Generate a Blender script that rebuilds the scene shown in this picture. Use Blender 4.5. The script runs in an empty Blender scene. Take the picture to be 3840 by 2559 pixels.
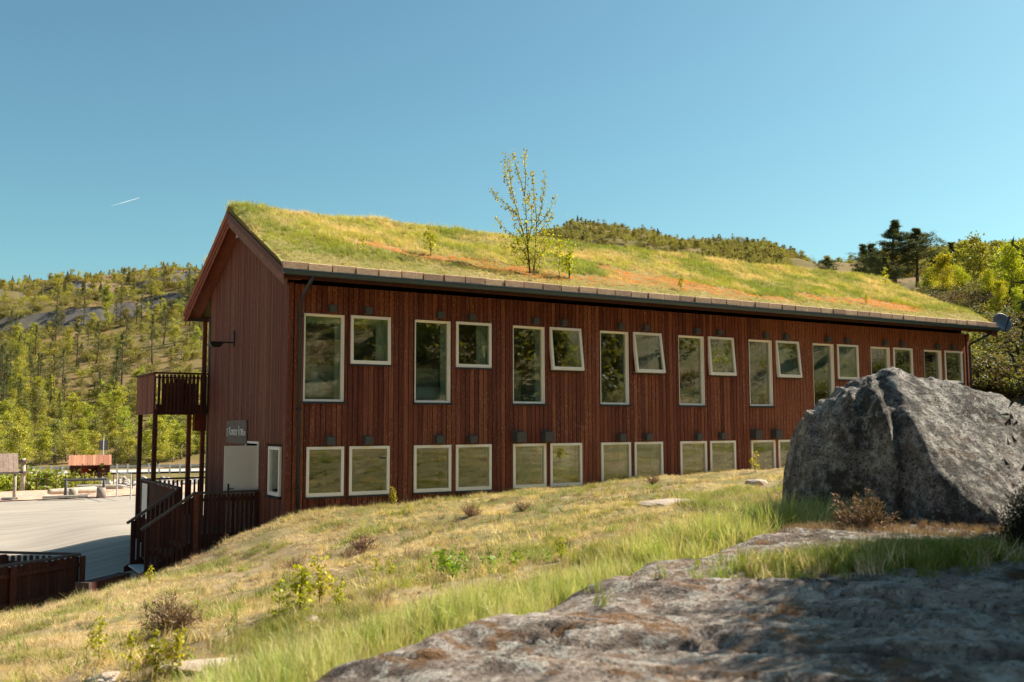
import bpy, math, random
import numpy as np
from mathutils import Vector, Matrix, Euler
random.seed(7); rng = np.random.default_rng(11)
R_ = math.radians
scene = bpy.context.scene
COL = scene.collection

# ------------------------------------------------------------------ camera
FPX, W, H = 3623.83, 3840.0, 2559.0
YAW, PITCH, ROLL = 1.0249, 0.0859, -0.0028
CAM = np.array([-6.6314, -20.133, 2.5823])
FW = np.array([math.cos(YAW)*math.cos(PITCH), math.sin(YAW)*math.cos(PITCH), math.sin(PITCH)])
_r = np.cross(FW, [0, 0, 1]); _r /= np.linalg.norm(_r); _u = np.cross(_r, FW)
RT = _r*math.cos(ROLL)+_u*math.sin(ROLL); UP = -_r*math.sin(ROLL)+_u*math.cos(ROLL)
FH = np.array([math.cos(YAW), math.sin(YAW)]); RH = np.array([math.sin(YAW), -math.cos(YAW)])
cd = bpy.data.cameras.new('camera'); cam = bpy.data.objects.new('camera', cd); COL.objects.link(cam)
cam.matrix_world = Matrix(((RT[0], UP[0], -FW[0], CAM[0]), (RT[1], UP[1], -FW[1], CAM[1]), (RT[2], UP[2], -FW[2], CAM[2]), (0, 0, 0, 1)))
cd.sensor_width = 36; cd.lens = FPX/3840*36; cd.clip_end = 40000; cd.clip_start = .05
cd.dof.use_dof = True; cd.dof.focus_distance = 24; cd.dof.aperture_fstop = 2.6
scene.camera = cam
# ------------------------------------------------------------------ light
SUN_EL, SUN_AZ = R_(43), R_(-8)          # azimuth measured from +X (the facade direction)
SD = Vector((math.cos(SUN_EL)*math.cos(SUN_AZ), math.cos(SUN_EL)*math.sin(SUN_AZ), math.sin(SUN_EL)))
sl = bpy.data.lights.new('sun', 'SUN'); sl.energy = 5.0; sl.angle = R_(.53); sl.color = (1, .9, .74)
so = bpy.data.objects.new('sun', sl); COL.objects.link(so); so.rotation_euler = SD.to_track_quat('Z', 'Y').to_euler()
wd = bpy.data.worlds.new('World'); scene.world = wd; wd.use_nodes = True
nt = wd.node_tree; bgn = nt.nodes['Background']
sk = nt.nodes.new('ShaderNodeTexSky'); sk.sky_type = 'NISHITA'; sk.sun_disc = False
sk.sun_elevation = SUN_EL; sk.sun_rotation = math.pi/2-SUN_AZ; sk.altitude = 300; sk.air_density = 1.0; sk.dust_density = 1.5; sk.ozone_density = 1.0
tint = nt.nodes.new('ShaderNodeMix'); tint.data_type = 'RGBA'; tint.blend_type = 'MULTIPLY'; tint.inputs[0].default_value = 1
tint.inputs[7].default_value = (.66, .98, .88, 1)
nt.links.new(sk.outputs[0], tint.inputs[6]); nt.links.new(tint.outputs[2], bgn.inputs[0]); bgn.inputs[1].default_value = .07
vs = scene.view_settings; vs.view_transform = 'Standard'; vs.look = 'None'; vs.exposure = 1.12; vs.gamma = 1
scene.cycles.max_bounces = 8; scene.cycles.transparent_max_bounces = 12; scene.cycles.diffuse_bounces = 3; scene.cycles.glossy_bounces = 4
scene.cycles.use_adaptive_sampling = True; scene.cycles.adaptive_threshold = .02
scene.cycles.use_denoising = True

# ------------------------------------------------------------------ pixel helpers (d = photograph scaled to 2353 wide)
S = 3840/2353
def ray(x, y): return FW+RT*((x*S-W/2)/FPX)+UP*((H/2-y*S)/FPX)
def P(x, y, dep): return CAM+ray(x, y)*dep
def onz(z, x, y): d = ray(x, y); return CAM+d*((z-CAM[2])/d[2])
def ony(Y, x, y): d = ray(x, y); return CAM+d*((Y-CAM[1])/d[1])
def onx(X, x, y): d = ray(x, y); return CAM+d*((X-CAM[0])/d[0])
def uv(p): q = np.asarray(p)[..., :2]-CAM[:2]; return q@RH, q@FH
def xy(u, v): return CAM[:2]+np.multiply.outer(u, RH)+np.multiply.outer(v, FH)

# ------------------------------------------------------------------ numpy noise
_perm = rng.permutation(4096)
def _hash(i, j, k=0): return _perm[(_perm[(_perm[i & 4095]+j) & 4095]+k) & 4095]/4095.0
def vnoise(x, y, seed=0):
    x = np.asarray(x, float); y = np.asarray(y, float)
    i = np.floor(x).astype(int); j = np.floor(y).astype(int); fx = x-i; fy = y-j
    fx = fx*fx*(3-2*fx); fy = fy*fy*(3-2*fy)
    a = _hash(i, j, seed); b = _hash(i+1, j, seed); c = _hash(i, j+1, seed); d = _hash(i+1, j+1, seed)
    return (a*(1-fx)+b*fx)*(1-fy)+(c*(1-fx)+d*fx)*fy
def fbm(x, y, seed=0, o=4):
    s = 0; a = .5; t = 0
    for k in range(o): s = s+a*vnoise(x*2**k, y*2**k, seed+k*7); t += a; a *= .55
    return s/t
def vn3(p, seed=0):
    i = np.floor(p).astype(int); f = p-i; f = f*f*(3-2*f); s = 0
    for dx in (0, 1):
        for dy in (0, 1):
            for dz in (0, 1):
                w = (f[:, 0] if dx else 1-f[:, 0])*(f[:, 1] if dy else 1-f[:, 1])*(f[:, 2] if dz else 1-f[:, 2])
                s = s+w*_hash(i[:, 0]+dx, i[:, 1]+dy, (i[:, 2]+dz+seed*31) & 4095)
    return s
def sstep(a, b, x): t = np.clip((x-a)/(b-a), 0, 1); return t*t*(3-2*t)

# ------------------------------------------------------------------ materials
class N:
    def __init__(s, name):
        s.m = bpy.data.materials.new(name); s.m.use_nodes = True; s.t = s.m.node_tree; s.t.nodes.clear()
        s.out = s.t.nodes.new('ShaderNodeOutputMaterial')
    def n(s, typ, **kw):
        o = s.t.nodes.new('ShaderNode'+typ)
        for k, v in kw.items():
            if k.startswith('i_'):
                key = k[2:]; key = int(key) if key.isdigit() else key.replace('_', ' ')
                if hasattr(v, 'is_output') or isinstance(v, bpy.types.NodeSocket): s.t.links.new(v, o.inputs[key])
                else: o.inputs[key].default_value = v
            else: setattr(o, k, v)
        return o
    def coord(s, scale=(1, 1, 1), kind='Object', rot=(0, 0, 0)):
        c = s.n('TexCoord'); mp = s.n('Mapping', i_Scale=scale, i_Rotation=rot); s.t.links.new(c.outputs[kind], mp.inputs[0]); return mp.outputs[0]
    def geo(s, scale=(1, 1, 1)):
        c = s.n('NewGeometry'); mp = s.n('Mapping', i_Scale=scale); s.t.links.new(c.outputs['Position'], mp.inputs[0]); return mp.outputs[0]
    def noise(s, vec, scale, detail=4, rough=.55, dist=0): return s.n('TexNoise', i_Vector=vec, i_Scale=scale, i_Detail=detail, i_Roughness=rough, i_Distortion=dist).outputs[0]
    def ramp(s, fac, stops, interp='LINEAR'):
        r = s.n('ValToRGB', i_Fac=fac); e = r.color_ramp.elements; r.color_ramp.interpolation = interp
        while len(e) < len(stops): e.new(.5)
        for k, (p, c) in enumerate(stops): e[k].position = p; e[k].color = (*c, 1) if len(c) == 3 else c
        return r.outputs[0]
    def mix(s, fac, a, b, mode='MIX'):
        o = s.n('Mix', data_type='RGBA', blend_type=mode)
        for k, v in ((0, fac), (6, a), (7, b)):
            if isinstance(v, bpy.types.NodeSocket): s.t.links.new(v, o.inputs[k])
            elif k == 0: o.inputs[0].default_value = v
            else: o.inputs[k].default_value = (*v, 1)
        return o.outputs[2]
    def math(s, op, a, b=0.0, c=None):
        kw = {'i_0': a, 'i_1': b}
        if c is not None: kw['i_2'] = c
        return s.n('Math', operation=op, **kw).outputs[0]
    def val(s, v):
        return (*v, 1) if not isinstance(v, bpy.types.NodeSocket) else v
    def principled(s, col, rough=.8, bump=None, bs=.3, bd=.02, spec=.3, metal=0.0):
        b = s.n('BsdfPrincipled', i_Base_Color=s.val(col), i_Roughness=rough, i_Metallic=metal)
        b.inputs['Specular IOR Level'].default_value = spec
        if bump is not None:
            bp = s.n('Bump', i_Strength=bs, i_Distance=bd, i_Height=bump); s.t.links.new(bp.outputs[0], b.inputs['Normal'])
        s.t.links.new(b.outputs[0], s.out.inputs[0]); return b
    def objrand(s): return s.n('ObjectInfo').outputs['Random']

def wood(name, a, b, streak, weather=.25, grey=(.16, .12, .1), scl=(9, 9, .5), vary=.5, rough=.75):
    m = N(name); v = m.geo(scl); r = m.objrand()
    n1 = m.noise(v, 2.2, 6, .65); n2 = m.noise(m.geo((38, 38, 1.2)), 1.6, 4, .6)
    col = m.mix(m.ramp(n1, [(.3, (0, 0, 0)), (.72, (1, 1, 1))]), a, b)
    col = m.mix(m.math('MULTIPLY', m.ramp(n2, [(.52, (0, 0, 0)), (.75, (1, 1, 1))]), .6), col, streak)
    big = m.noise(m.geo((.7, .7, .35)), 1.3, 3)
    fl = m.noise(m.geo((22, 22, 7)), 2.0, 3, .6)
    spk = m.math('MULTIPLY', m.ramp(fl, [(.57, (0, 0, 0)), (.66, (1, 1, 1))]), m.ramp(big, [(.3, (0, 0, 0)), (.7, (1, 1, 1))]))
    col = m.mix(m.math('MULTIPLY', spk, weather), col, grey)
    k = m.math('ADD', m.math('MULTIPLY', r, vary), 1-vary/2)
    hv = m.n('HueSaturation', i_Color=col, i_Value=k, i_Hue=m.math('ADD', .493, m.math('MULTIPLY', r, .014)))
    m.principled(hv.outputs[0], rough, n2, .35, .004, .25); return m.m
def plain(name, col, rough=.6, spec=.3, metal=0.0, var=.12, scale=6.0):
    m = N(name); v = m.geo(); n1 = m.noise(v, scale, 5)
    c = m.mix(n1, tuple(x*(1-var) for x in col), tuple(min(1, x*(1+var)) for x in col))
    m.principled(c, rough, n1, .1, .004, spec, metal); return m.m
def leafmat(name, stops, trans=.35, inst=False, rough=.55, obj_var=.3):
    m = N(name)
    if inst:
        c = m.n('Attribute', attribute_type='INSTANCER', attribute_name='col').outputs['Color']
        r = m.objrand()
        c = m.n('HueSaturation', i_Color=c, i_Value=m.math('ADD', m.math('MULTIPLY', r, .5), .75), i_Hue=m.math('ADD', .485, m.math('MULTIPLY', r, .03))).outputs[0]
    else:
        n1 = m.noise(m.geo(), 1.7, 2); c0 = m.ramp(n1, stops)
        g = m.n('NewGeometry').outputs['Random Per Island']
        r = m.objrand()
        c = m.n('HueSaturation', i_Color=c0, i_Value=m.math('ADD', m.math('MULTIPLY', g, .7), .65), i_Hue=m.math('ADD', .5-.018*obj_var/.3, m.math('MULTIPLY', r, .036*obj_var/.3))).outputs[0]
    d = m.n('BsdfDiffuse', i_Color=c); tr = m.n('BsdfTranslucent', i_Color=m.mix(1.0, c, (1.0, 1.0, .55), 'MULTIPLY'))
    mx = m.n('MixShader', i_0=trans); m.t.links.new(d.outputs[0], mx.inputs[1]); m.t.links.new(tr.outputs[0], mx.inputs[2])
    gl = m.n('BsdfGlossy', i_Roughness=rough, i_Color=(1, 1, 1, 1)); m2 = m.n('MixShader', i_0=.03)
    m.t.links.new(mx.outputs[0], m2.inputs[1]); m.t.links.new(gl.outputs[0], m2.inputs[2]); m.t.links.new(m2.outputs[0], m.out.inputs[0])
    return m.m
M = {}
M['red'] = wood('red_stained_cladding', (.115, .029, .017), (.26, .076, .047), (.026, .008, .006), 1.0, (.42, .24, .18), vary=.75)
M['redwall'] = wood('red_stained_under_boards', (.025, .007, .005), (.05, .014, .009), (.012, .005, .004), .2)
M['gable'] = wood('weathered_red_cladding', (.12, .036, .022), (.215, .072, .046), (.05, .017, .012), .85, (.3, .2, .17))
M['barge'] = wood('weathered_bargeboard', (.13, .055, .038), (.22, .1, .075), (.07, .035, .028), .6, (.28, .2, .17), scl=(3, 3, 3))
M['bargered'] = wood('red_bargeboard', (.2, .055, .028), (.33, .1, .055), (.11, .03, .018), .5, (.3, .16, .1), scl=(3, 3, 3))
M['dark'] = wood('dark_stained_railing', (.05, .016, .011), (.1, .028, .018), (.02, .009, .008), .3, (.2, .1, .08), vary=.6)
M['railcap'] = wood('grey_brown_handrail', (.075, .05, .045), (.13, .09, .08), (.04, .028, .025), .4, scl=(4, 4, 4))
M['block'] = wood('turf_edge_timber', (.36, .22, .14), (.58, .4, .27), (.16, .09, .06), .5, (.2, .16, .1), scl=(3, 12, 12), vary=.6)
M['greywood'] = wood('silver_grey_timber', (.26, .23, .2), (.45, .4, .35), (.15, .13, .11), .3, (.5, .45, .4), scl=(4, 4, 4))
M['paleroof'] = wood('pale_brown_roof_planks', (.22, .15, .12), (.38, .28, .23), (.12, .08, .07), .4, (.4, .32, .28), scl=(3, 3, 3))
M['log'] = wood('bare_log', (.3, .25, .2), (.5, .43, .36), (.2, .16, .13), .3, (.5, .45, .4), scl=(3, 3, 3))
M['white'] = plain('white_window_paint', (.88, .82, .79), .45, .4, var=.05)
M['doorwhite'] = plain('white_door_paint', (.72, .7, .67), .45, .4, var=.06, scale=3)
M['vent'] = plain('anthracite_metal', (.07, .068, .075), .5, .4)
M['flash'] = plain('dark_blue_flashing', (.018, .024, .04), .4, .5)
M['gutter'] = plain('slate_blue_gutter', (.03, .06, .09), .35, .6)
M['black'] = plain('black_metal', (.012, .012, .013), .45, .4)
M['steel'] = plain('galvanised_steel', (.6, .6, .6), .5, .5, .2)
M['signgrey'] = plain('weathered_grey_sign', (.17, .14, .125), .8, .2, var=.3, scale=8)
M['letter'] = plain('white_lettering', (.75, .75, .75), .6)
M['cloth'] = plain('white_linen', (.75, .77, .8), .9, .1, var=.08)
M['curtain'] = plain('pale_curtain', (.72, .76, .74), .9, .1, var=.15)
M['blind'] = plain('pale_blind', (.7, .72, .5), .9, .1)
M['floor'] = plain('interior_floor', (.2, .16, .12), .7)
M['room'] = plain('interior_wall', (.3, .29, .27), .9)
M['yellowchair'] = plain('cream_upholstery', (.5, .45, .33), .9)
M['tile'] = wood('red_brown_roof_tile', (.35, .14, .08), (.5, .24, .15), (.25, .09, .05), .4, (.5, .3, .22), scl=(5, 5, 5))
M['asphalt'] = plain('pale_worn_asphalt', (.42, .41, .4), .9, .2, var=.1)
M['soil'] = plain('turf_soil', (.09, .055, .03), .95, .1, var=.5, scale=14)
M['dish'] = plain('dark_blue_dish', (.07, .09, .13), .4, .5)
g = N('window_glass'); fr = g.n('Fresnel', i_IOR=1.75); t1 = g.n('BsdfTransparent', i_Color=(.80, .88, .84, 1)); g1 = g.n('BsdfGlossy', i_Roughness=.0, i_Color=(1, 1, 1, 1))
fac = g.math('MINIMUM', g.math('MULTIPLY', fr.outputs[0], 1.45), .85)
wv = g.n('Bump', i_Strength=.05, i_Distance=.03, i_Height=g.noise(g.geo(), 1.1, 1)); g.t.links.new(wv.outputs[0], g1.inputs['Normal'])
mx = g.n('MixShader', i_0=fac); g.t.links.new(t1.outputs[0], mx.inputs[1]); g.t.links.new(g1.outputs[0], mx.inputs[2]); g.t.links.new(mx.outputs[0], g.out.inputs[0]); M['glass'] = g.m

# ------------------------------------------------------------------ mesh builder
def link(o): COL.objects.link(o); return o
def setp(o, label=None, category=None, group=None, kind=None):
    for k, v in (('label', label), ('category', category), ('group', group), ('kind', kind)):
        if v: o[k] = v
    return o
LOC = {}
def empty(name, loc, **kw):
    o = bpy.data.objects.new(name, None); o.location = loc; o.empty_display_size = .2; link(o); LOC[o.name] = Vector(loc); return setp(o, **kw)
def adopt(o, parent):
    if parent is not None:
        o.parent = parent
        if parent.type == 'EMPTY': o.matrix_parent_inverse = Matrix.Translation(-Vector(parent.location))
    return o
class MB:
    def __init__(s): s.v = []; s.f = []
    def add(s, vs, fs):
        b = len(s.v); s.v += [tuple(map(float, q)) for q in vs]; s.f += [tuple(b+i for i in q) for q in fs]; return s
    def box(s, x0, x1, y0, y1, z0, z1):
        return s.add([(x, y, z) for z in (z0, z1) for y in (y0, y1) for x in (x0, x1)],
                     [(0, 2, 3, 1), (4, 5, 7, 6), (0, 1, 5, 4), (2, 6, 7, 3), (0, 4, 6, 2), (1, 3, 7, 5)])
    def beam(s, p0, p1, w, h, up=(0, 0, 1)):
        p0 = Vector(p0); p1 = Vector(p1); d = (p1-p0).normalized(); a = d.cross(Vector(up))
        if a.length < 1e-4: a = d.cross(Vector((1, 0, 0)))
        a.normalize(); b = a.cross(d).normalized()
        vs = [p+a*(i*w/2)+b*(j*h/2) for p in (p0, p1) for i, j in ((-1, -1), (1, -1), (1, 1), (-1, 1))]
        return s.add(vs, [(0, 1, 2, 3), (4, 7, 6, 5), (0, 4, 5, 1), (1, 5, 6, 2), (2, 6, 7, 3), (3, 7, 4, 0)])
    def prism(s, poly, d):
        n = len(poly); d = Vector(d); vs = [Vector(q) for q in poly]; vs += [q+d for q in vs]
        return s.add(vs, [tuple(range(n))[::-1], tuple(range(n, 2*n))]+[(i, (i+1) % n, n+(i+1) % n, n+i) for i in range(n)])
    def tube(s, pts, rad, n=6, cap=True):
        pts = [Vector(q) for q in pts]; k = len(pts)
        if not hasattr(rad, '__len__'): rad = [rad]*k
        vs = []
        for i, q in enumerate(pts):
            d = (pts[min(i+1, k-1)]-pts[max(i-1, 0)]).normalized(); a = d.cross(Vector((.31, .17, .93)))
            if a.length < .05: a = d.cross(Vector((1, 0, 0)))
            a.normalize(); b = d.cross(a)
            vs += [q+(a*math.cos(2*math.pi*j/n)+b*math.sin(2*math.pi*j/n))*rad[i] for j in range(n)]
        fs = [(i*n+j, i*n+(j+1) % n, (i+1)*n+(j+1) % n, (i+1)*n+j) for i in range(k-1) for j in range(n)]
        if cap: fs += [tuple(range(n))[::-1], tuple(range((k-1)*n, k*n))]
        return s.add(vs, fs)
    def mesh(s, name, mat, smooth=False):
        me = bpy.data.meshes.new(name); me.from_pydata(s.v, [], s.f); me.update()
        if mat: me.materials.append(M[mat] if isinstance(mat, str) else mat)
        if smooth: me.polygons.foreach_set('use_smooth', [True]*len(me.polygons))
        return me
    def build(s, name, mat, parent=None, smooth=False, **kw):
        o = link(bpy.data.objects.new(name, s.mesh(name, mat, smooth))); adopt(o, parent); return setp(o, **kw)
def npmesh(name, v, f, mat, smooth=False):
    me = bpy.data.meshes.new(name); v = np.asarray(v, np.float32); f = np.asarray(f, np.int32); k = f.shape[1]
    me.vertices.add(len(v)); me.vertices.foreach_set('co', v.ravel()); me.loops.add(f.size); me.loops.foreach_set('vertex_index', f.ravel())
    me.polygons.add(len(f)); me.polygons.foreach_set('loop_start', np.arange(0, f.size, k, dtype=np.int32)); me.polygons.foreach_set('loop_total', np.full(len(f), k, np.int32))
    if smooth: me.polygons.foreach_set('use_smooth', np.ones(len(f), bool))
    me.update(calc_edges=True); me.validate()
    if mat: me.materials.append(M[mat] if isinstance(mat, str) else mat)
    return me
def obj(name, me, parent=None, **kw):
    o = link(bpy.data.objects.new(name, me)); adopt(o, parent); return setp(o, **kw)
def gridfaces(nu, nv, wrap=False):
    i = np.arange(nu-1)[:, None]; j = np.arange(nv if wrap else nv-1)[None, :]; j2 = (j+1) % nv
    return np.stack([i*nv+j, (i+1)*nv+j, (i+1)*nv+j2, i*nv+j2], -1).reshape(-1, 4)
def scatter(name, pts, rot, scl, col, protos, idx, parent=None, **kw):
    me = bpy.data.meshes.new(name); n = len(pts); me.vertices.add(n); me.vertices.foreach_set('co', np.asarray(pts, np.float32).ravel())
    def at(nm, ty, arr, key): a = me.attributes.new(nm, ty, 'POINT'); a.data.foreach_set(key, np.ascontiguousarray(arr).ravel())
    at('rot', 'FLOAT_VECTOR', np.asarray(rot, np.float32), 'vector'); at('scl', 'FLOAT_VECTOR', np.asarray(scl, np.float32), 'vector')
    c4 = np.ones((n, 4), np.float32); c4[:, :3] = col; at('col', 'FLOAT_COLOR', c4, 'color'); at('idx', 'INT', np.asarray(idx, np.int32), 'value')
    cl = bpy.data.collections.new(name+'_kinds')
    for k, pm in enumerate(protos):
        cl.objects.link(bpy.data.objects.new('%s_%02d' % (name, k), pm))
    o = link(bpy.data.objects.new(name, me)); adopt(o, parent); setp(o, **kw)
    ng = bpy.data.node_groups.new(name, 'GeometryNodeTree'); ng.interface.new_socket('Geometry', in_out='INPUT', socket_type='NodeSocketGeometry'); ng.interface.new_socket('Geometry', in_out='OUTPUT', socket_type='NodeSocketGeometry')
    a = ng.nodes; gi = a.new('NodeGroupInput'); go = a.new('NodeGroupOutput'); ip = a.new('GeometryNodeInstanceOnPoints'); ci = a.new('GeometryNodeCollectionInfo')
    ci.inputs[0].default_value = cl; ci.inputs[1].default_value = True; ci.inputs[2].default_value = True; ip.inputs['Pick Instance'].default_value = True
    def na(nm, ty): q = a.new('GeometryNodeInputNamedAttribute'); q.data_type = ty; q.inputs[0].default_value = nm; return q.outputs[0]
    er = a.new('FunctionNodeEulerToRotation'); L = ng.links.new
    L(gi.outputs[0], ip.inputs['Points']); L(ci.outputs[0], ip.inputs['Instance']); L(na('idx', 'INT'), ip.inputs['Instance Index'])
    L(na('rot', 'FLOAT_VECTOR'), er.inputs[0]); L(er.outputs[0], ip.inputs['Rotation']); L(na('scl', 'FLOAT_VECTOR'), ip.inputs['Scale']); L(ip.outputs[0], go.inputs[0])
    md = o.modifiers.new('scatter', 'NODES'); md.node_group = ng; return o

# ------------------------------------------------------------------ terrain
YARD = -.66
def _ss(a, b, x): t = np.clip((x-a)/(b-a), 0, 1); return t*t*(3-2*t)
def ylev(x, y): return YARD+(.08-.4*_ss(-1.2, -4.4, x))*_ss(22, 11, y)
def foot(x): return np.interp(x, [-.1, .41, 2.32, 5.26, 7.62, 9.08, 13.1, 14.5, 18, 24], [.6, .63, .76, .84, 1.0, 1.14, 1.2, 1.24, 1.35, 1.6])
ctl = [tuple(P(*q)) for q in ((0, 1568, 7.2), (300, 1568, 6), (150, 1480, 9), (0, 1490, 9.3), (0, 1432, 16.2), (180, 1380, 16.4), (-200, 1445, 16.2), (300, 1347, 16.6), (430, 1327, 17.3),
       (500, 1275, 18.6), (570, 1228, 20.3), (600, 1400, 9.5), (900, 1300, 11.5), (400, 1420, 10.5), (700, 1300, 14), (1000, 1220, 15), (1300, 1180, 15), (1600, 1140, 15), (1400, 1240, 10.5),
       (1700, 1180, 11.5), (1780, 1195, 9.2), (1100, 1345, 8), (900, 1425, 7), (600, 1535, 6))]
ctl += [(x, -.05, float(foot(x))) for x in (-.1, 1.5, 4, 7, 10, 13, 16, 20, 24)]
ctl += [(0, 1.74, .2), (-1.4, 1.8, -.5), (-2.5, 1.8, -.75), (-3, 5, -1.0), (-1, 8, -1.0), (-4, 12, -1.6), (-9, 8, -1.7), (-6, 5, -1.35), (-5, 22, -1.5), (3, 14, -1.0), (-7, 14, -1.7), (-12, 12, -1.7), (12, 14, -.5), (20, 14, .8), (30, 10, 3.6), (30, -4, 2.6), (38, 8, 6.2), (38, -10, 5),
        (-6.6, -20.1, 1.3), (-5, -25, 2.2), (-12, -20, .4), (-14, -28, 1.5), (4, -22, 2.6), (5, -17, 1.75), (12, -15, 2.2), (20, -12, 2.7), (-13, -8, -.4), (-16, 2, -1.5), (-25, -10, -1.3), (-25, 20, -1.6), (28, -22, 6), (10, -32, 6), (-8, -40, 6)]
for q in ((1200, 1568, 4.2, 1.25), (1800, 1500, 4.5, 1.3), (2353, 1400, 5, 1.4), (1700, 1260, 7, 1.45), (2100, 1250, 7.6, 1.5), (2200, 1200, 9.5, 1.55), (2500, 1250, 8, 1.7)):
    p = P(*q[:3]); ctl.append((p[0], p[1], q[3]))
ctl = np.array(ctl)
def tps_fit(c, reg=.02):
    n = len(c); d = np.linalg.norm(c[:, None, :2]-c[None, :, :2], axis=2); K = np.where(d > 0, d*d*np.log(d+1e-9), 0)+reg*np.eye(n)
    A = np.zeros((n+3, n+3)); A[:n, :n] = K; A[:n, n] = 1; A[:n, n+1:] = c[:, :2]; A[n, :n] = 1; A[n+1:, :n] = c[:, :2].T
    return np.linalg.solve(A, np.r_[c[:, 2], 0, 0, 0])
def tps(c, w, x, y):
    n = len(c); x = np.asarray(x, float); sh = x.shape; x = x.ravel(); y = np.asarray(y, float).ravel(); o = np.empty(len(x))
    for a in range(0, len(x), 20000):
        xa = x[a:a+20000]; ya = y[a:a+20000]; d2 = (xa[:, None]-c[None, :, 0])**2+(ya[:, None]-c[None, :, 1])**2
        o[a:a+20000] = (.5*d2*np.log(d2+1e-12))@w[:n]+w[n]+w[n+1]*xa+w[n+2]*ya
    return o.reshape(sh)
TW = tps_fit(ctl)
RAD = np.array([0, 12, 20, 30, 45, 54, 59, 63, 78, 83, 89, 98, 106, 130, 170, 240, 320, 420, 520, 700, 900, 1300, 2200.])
def prof(zs): return np.array(zs, float)
LEFT = prof([.5, 0, -1.2, -1.3, -.95, -.95, -1.9, -3.7, -3.7, -3.15, -1.65, -1.65, -1.2, 2, 9, 24, 42, 66, 72, 60, 55, 50, 40])
MIDL = prof([.5, 0, -1.2, -1.3, -.95, -.95, -1.9, -3.7, -3.7, -3.15, -1.65, -1.65, -1.2, 3, 12, 30, 52, 76, 82, 70, 70, 60, 40])
CENT = prof([1, 1, .5, .3, .5, .8, 1, 1.2, 2, 2.4, 3, 4, 5, 9, 17, 34, 56, 84, 105, 143, 140, 100, 60])
DIP = prof([1, 1.2, 1.2, 1.5, 4.5, 6.5, 7.5, 8.3, 11, 11.6, 12.5, 13.6, 14.6, 19, 27, 41, 56, 70, 84, 100, 118, 120, 80])
RIGHT = prof([1, 1.4, 1.6, 2.6, 6, 8, 9.2, 10, 12.7, 13.4, 14.3, 15.6, 16.8, 20.5, 27, 39, 53, 72, 92, 131, 168, 150, 90])
BEHIND = prof([1, 2.6, 4.6, 9, 16, 20, 23, 25, 32, 34, 36, 40, 44, 52, 66, 85, 100, 115, 130, 140, 140, 120, 80])
BLEFT = prof([1, 0, -.5, -.7, -.7, -.5, 0, .5, 3, 4, 5, 7, 9, 14, 24, 40, 60, 75, 90, 100, 100, 80, 50])
def ang(xd): return math.degrees(math.atan((xd-1176.5)/2220.5))
# skyline of the photograph: (d-pixel x, y) lifts the ridge of each bearing to its height
SKY = [(-900, 660), (-300, 645), (0, 640), (100, 628), (200, 618), (300, 609), (400, 600), (470, 592), (700, 580), (1000, 560), (1200, 545), (1270, 520), (1330, 508), (1420, 511), (1500, 524), (1600, 542), (1700, 553), (1770, 562), (1820, 586), (1890, 612), (1980, 612), (2080, 590), (2150, 566), (2250, 552), (2353, 550), (2600, 560), (3600, 560)]
KA = [-180, -110, -75, -50, -28, -17, -8, 2, 12, 18, 24, 32, 55, 90, 130, 180]
KP = [BEHIND, BLEFT, LEFT, LEFT, LEFT, MIDL, CENT*.3+MIDL*.7, CENT, CENT, DIP, RIGHT, RIGHT, RIGHT*.7+BEHIND*.3, BEHIND, BEHIND, BEHIND]
KP = np.array(KP)
def far_h(th, r):
    a = np.clip(th, -180, 180); k = np.clip(np.searchsorted(KA, a)-1, 0, len(KA)-2); ka = np.array(KA, float)
    t = (a-ka[k])/(ka[k+1]-ka[k]); t = t*t*(3-2*t)
    ri = np.interp(r, RAD, np.arange(len(RAD))); i = np.clip(ri.astype(int), 0, len(RAD)-2); f = ri-i
    z0 = KP[k, i]*(1-f)+KP[k, i+1]*f; z1 = KP[k+1, i]*(1-f)+KP[k+1, i+1]*f
    z = z0*(1-t)+z1*t
    # match the photographed ridge
    sx = np.array([ang(q[0]) for q in SKY]); el = np.array([(959-q[1])/2220.5 for q in SKY])*1.0*np.cos(np.radians(sx))
    want = np.interp(a, sx, el); peak = np.zeros_like(a)
    for j in range(15, len(RAD)-2):
        zz = KP[k, j]*(1-t)+KP[k+1, j]*t; peak = np.maximum(peak, (zz-CAM[2])/RAD[j])
    gain = np.where(np.abs(a) < 40, want/np.maximum(peak, .02), 1)
    w = sstep(130, 330, r)
    return z*(1+(gain-1)*w)
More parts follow.
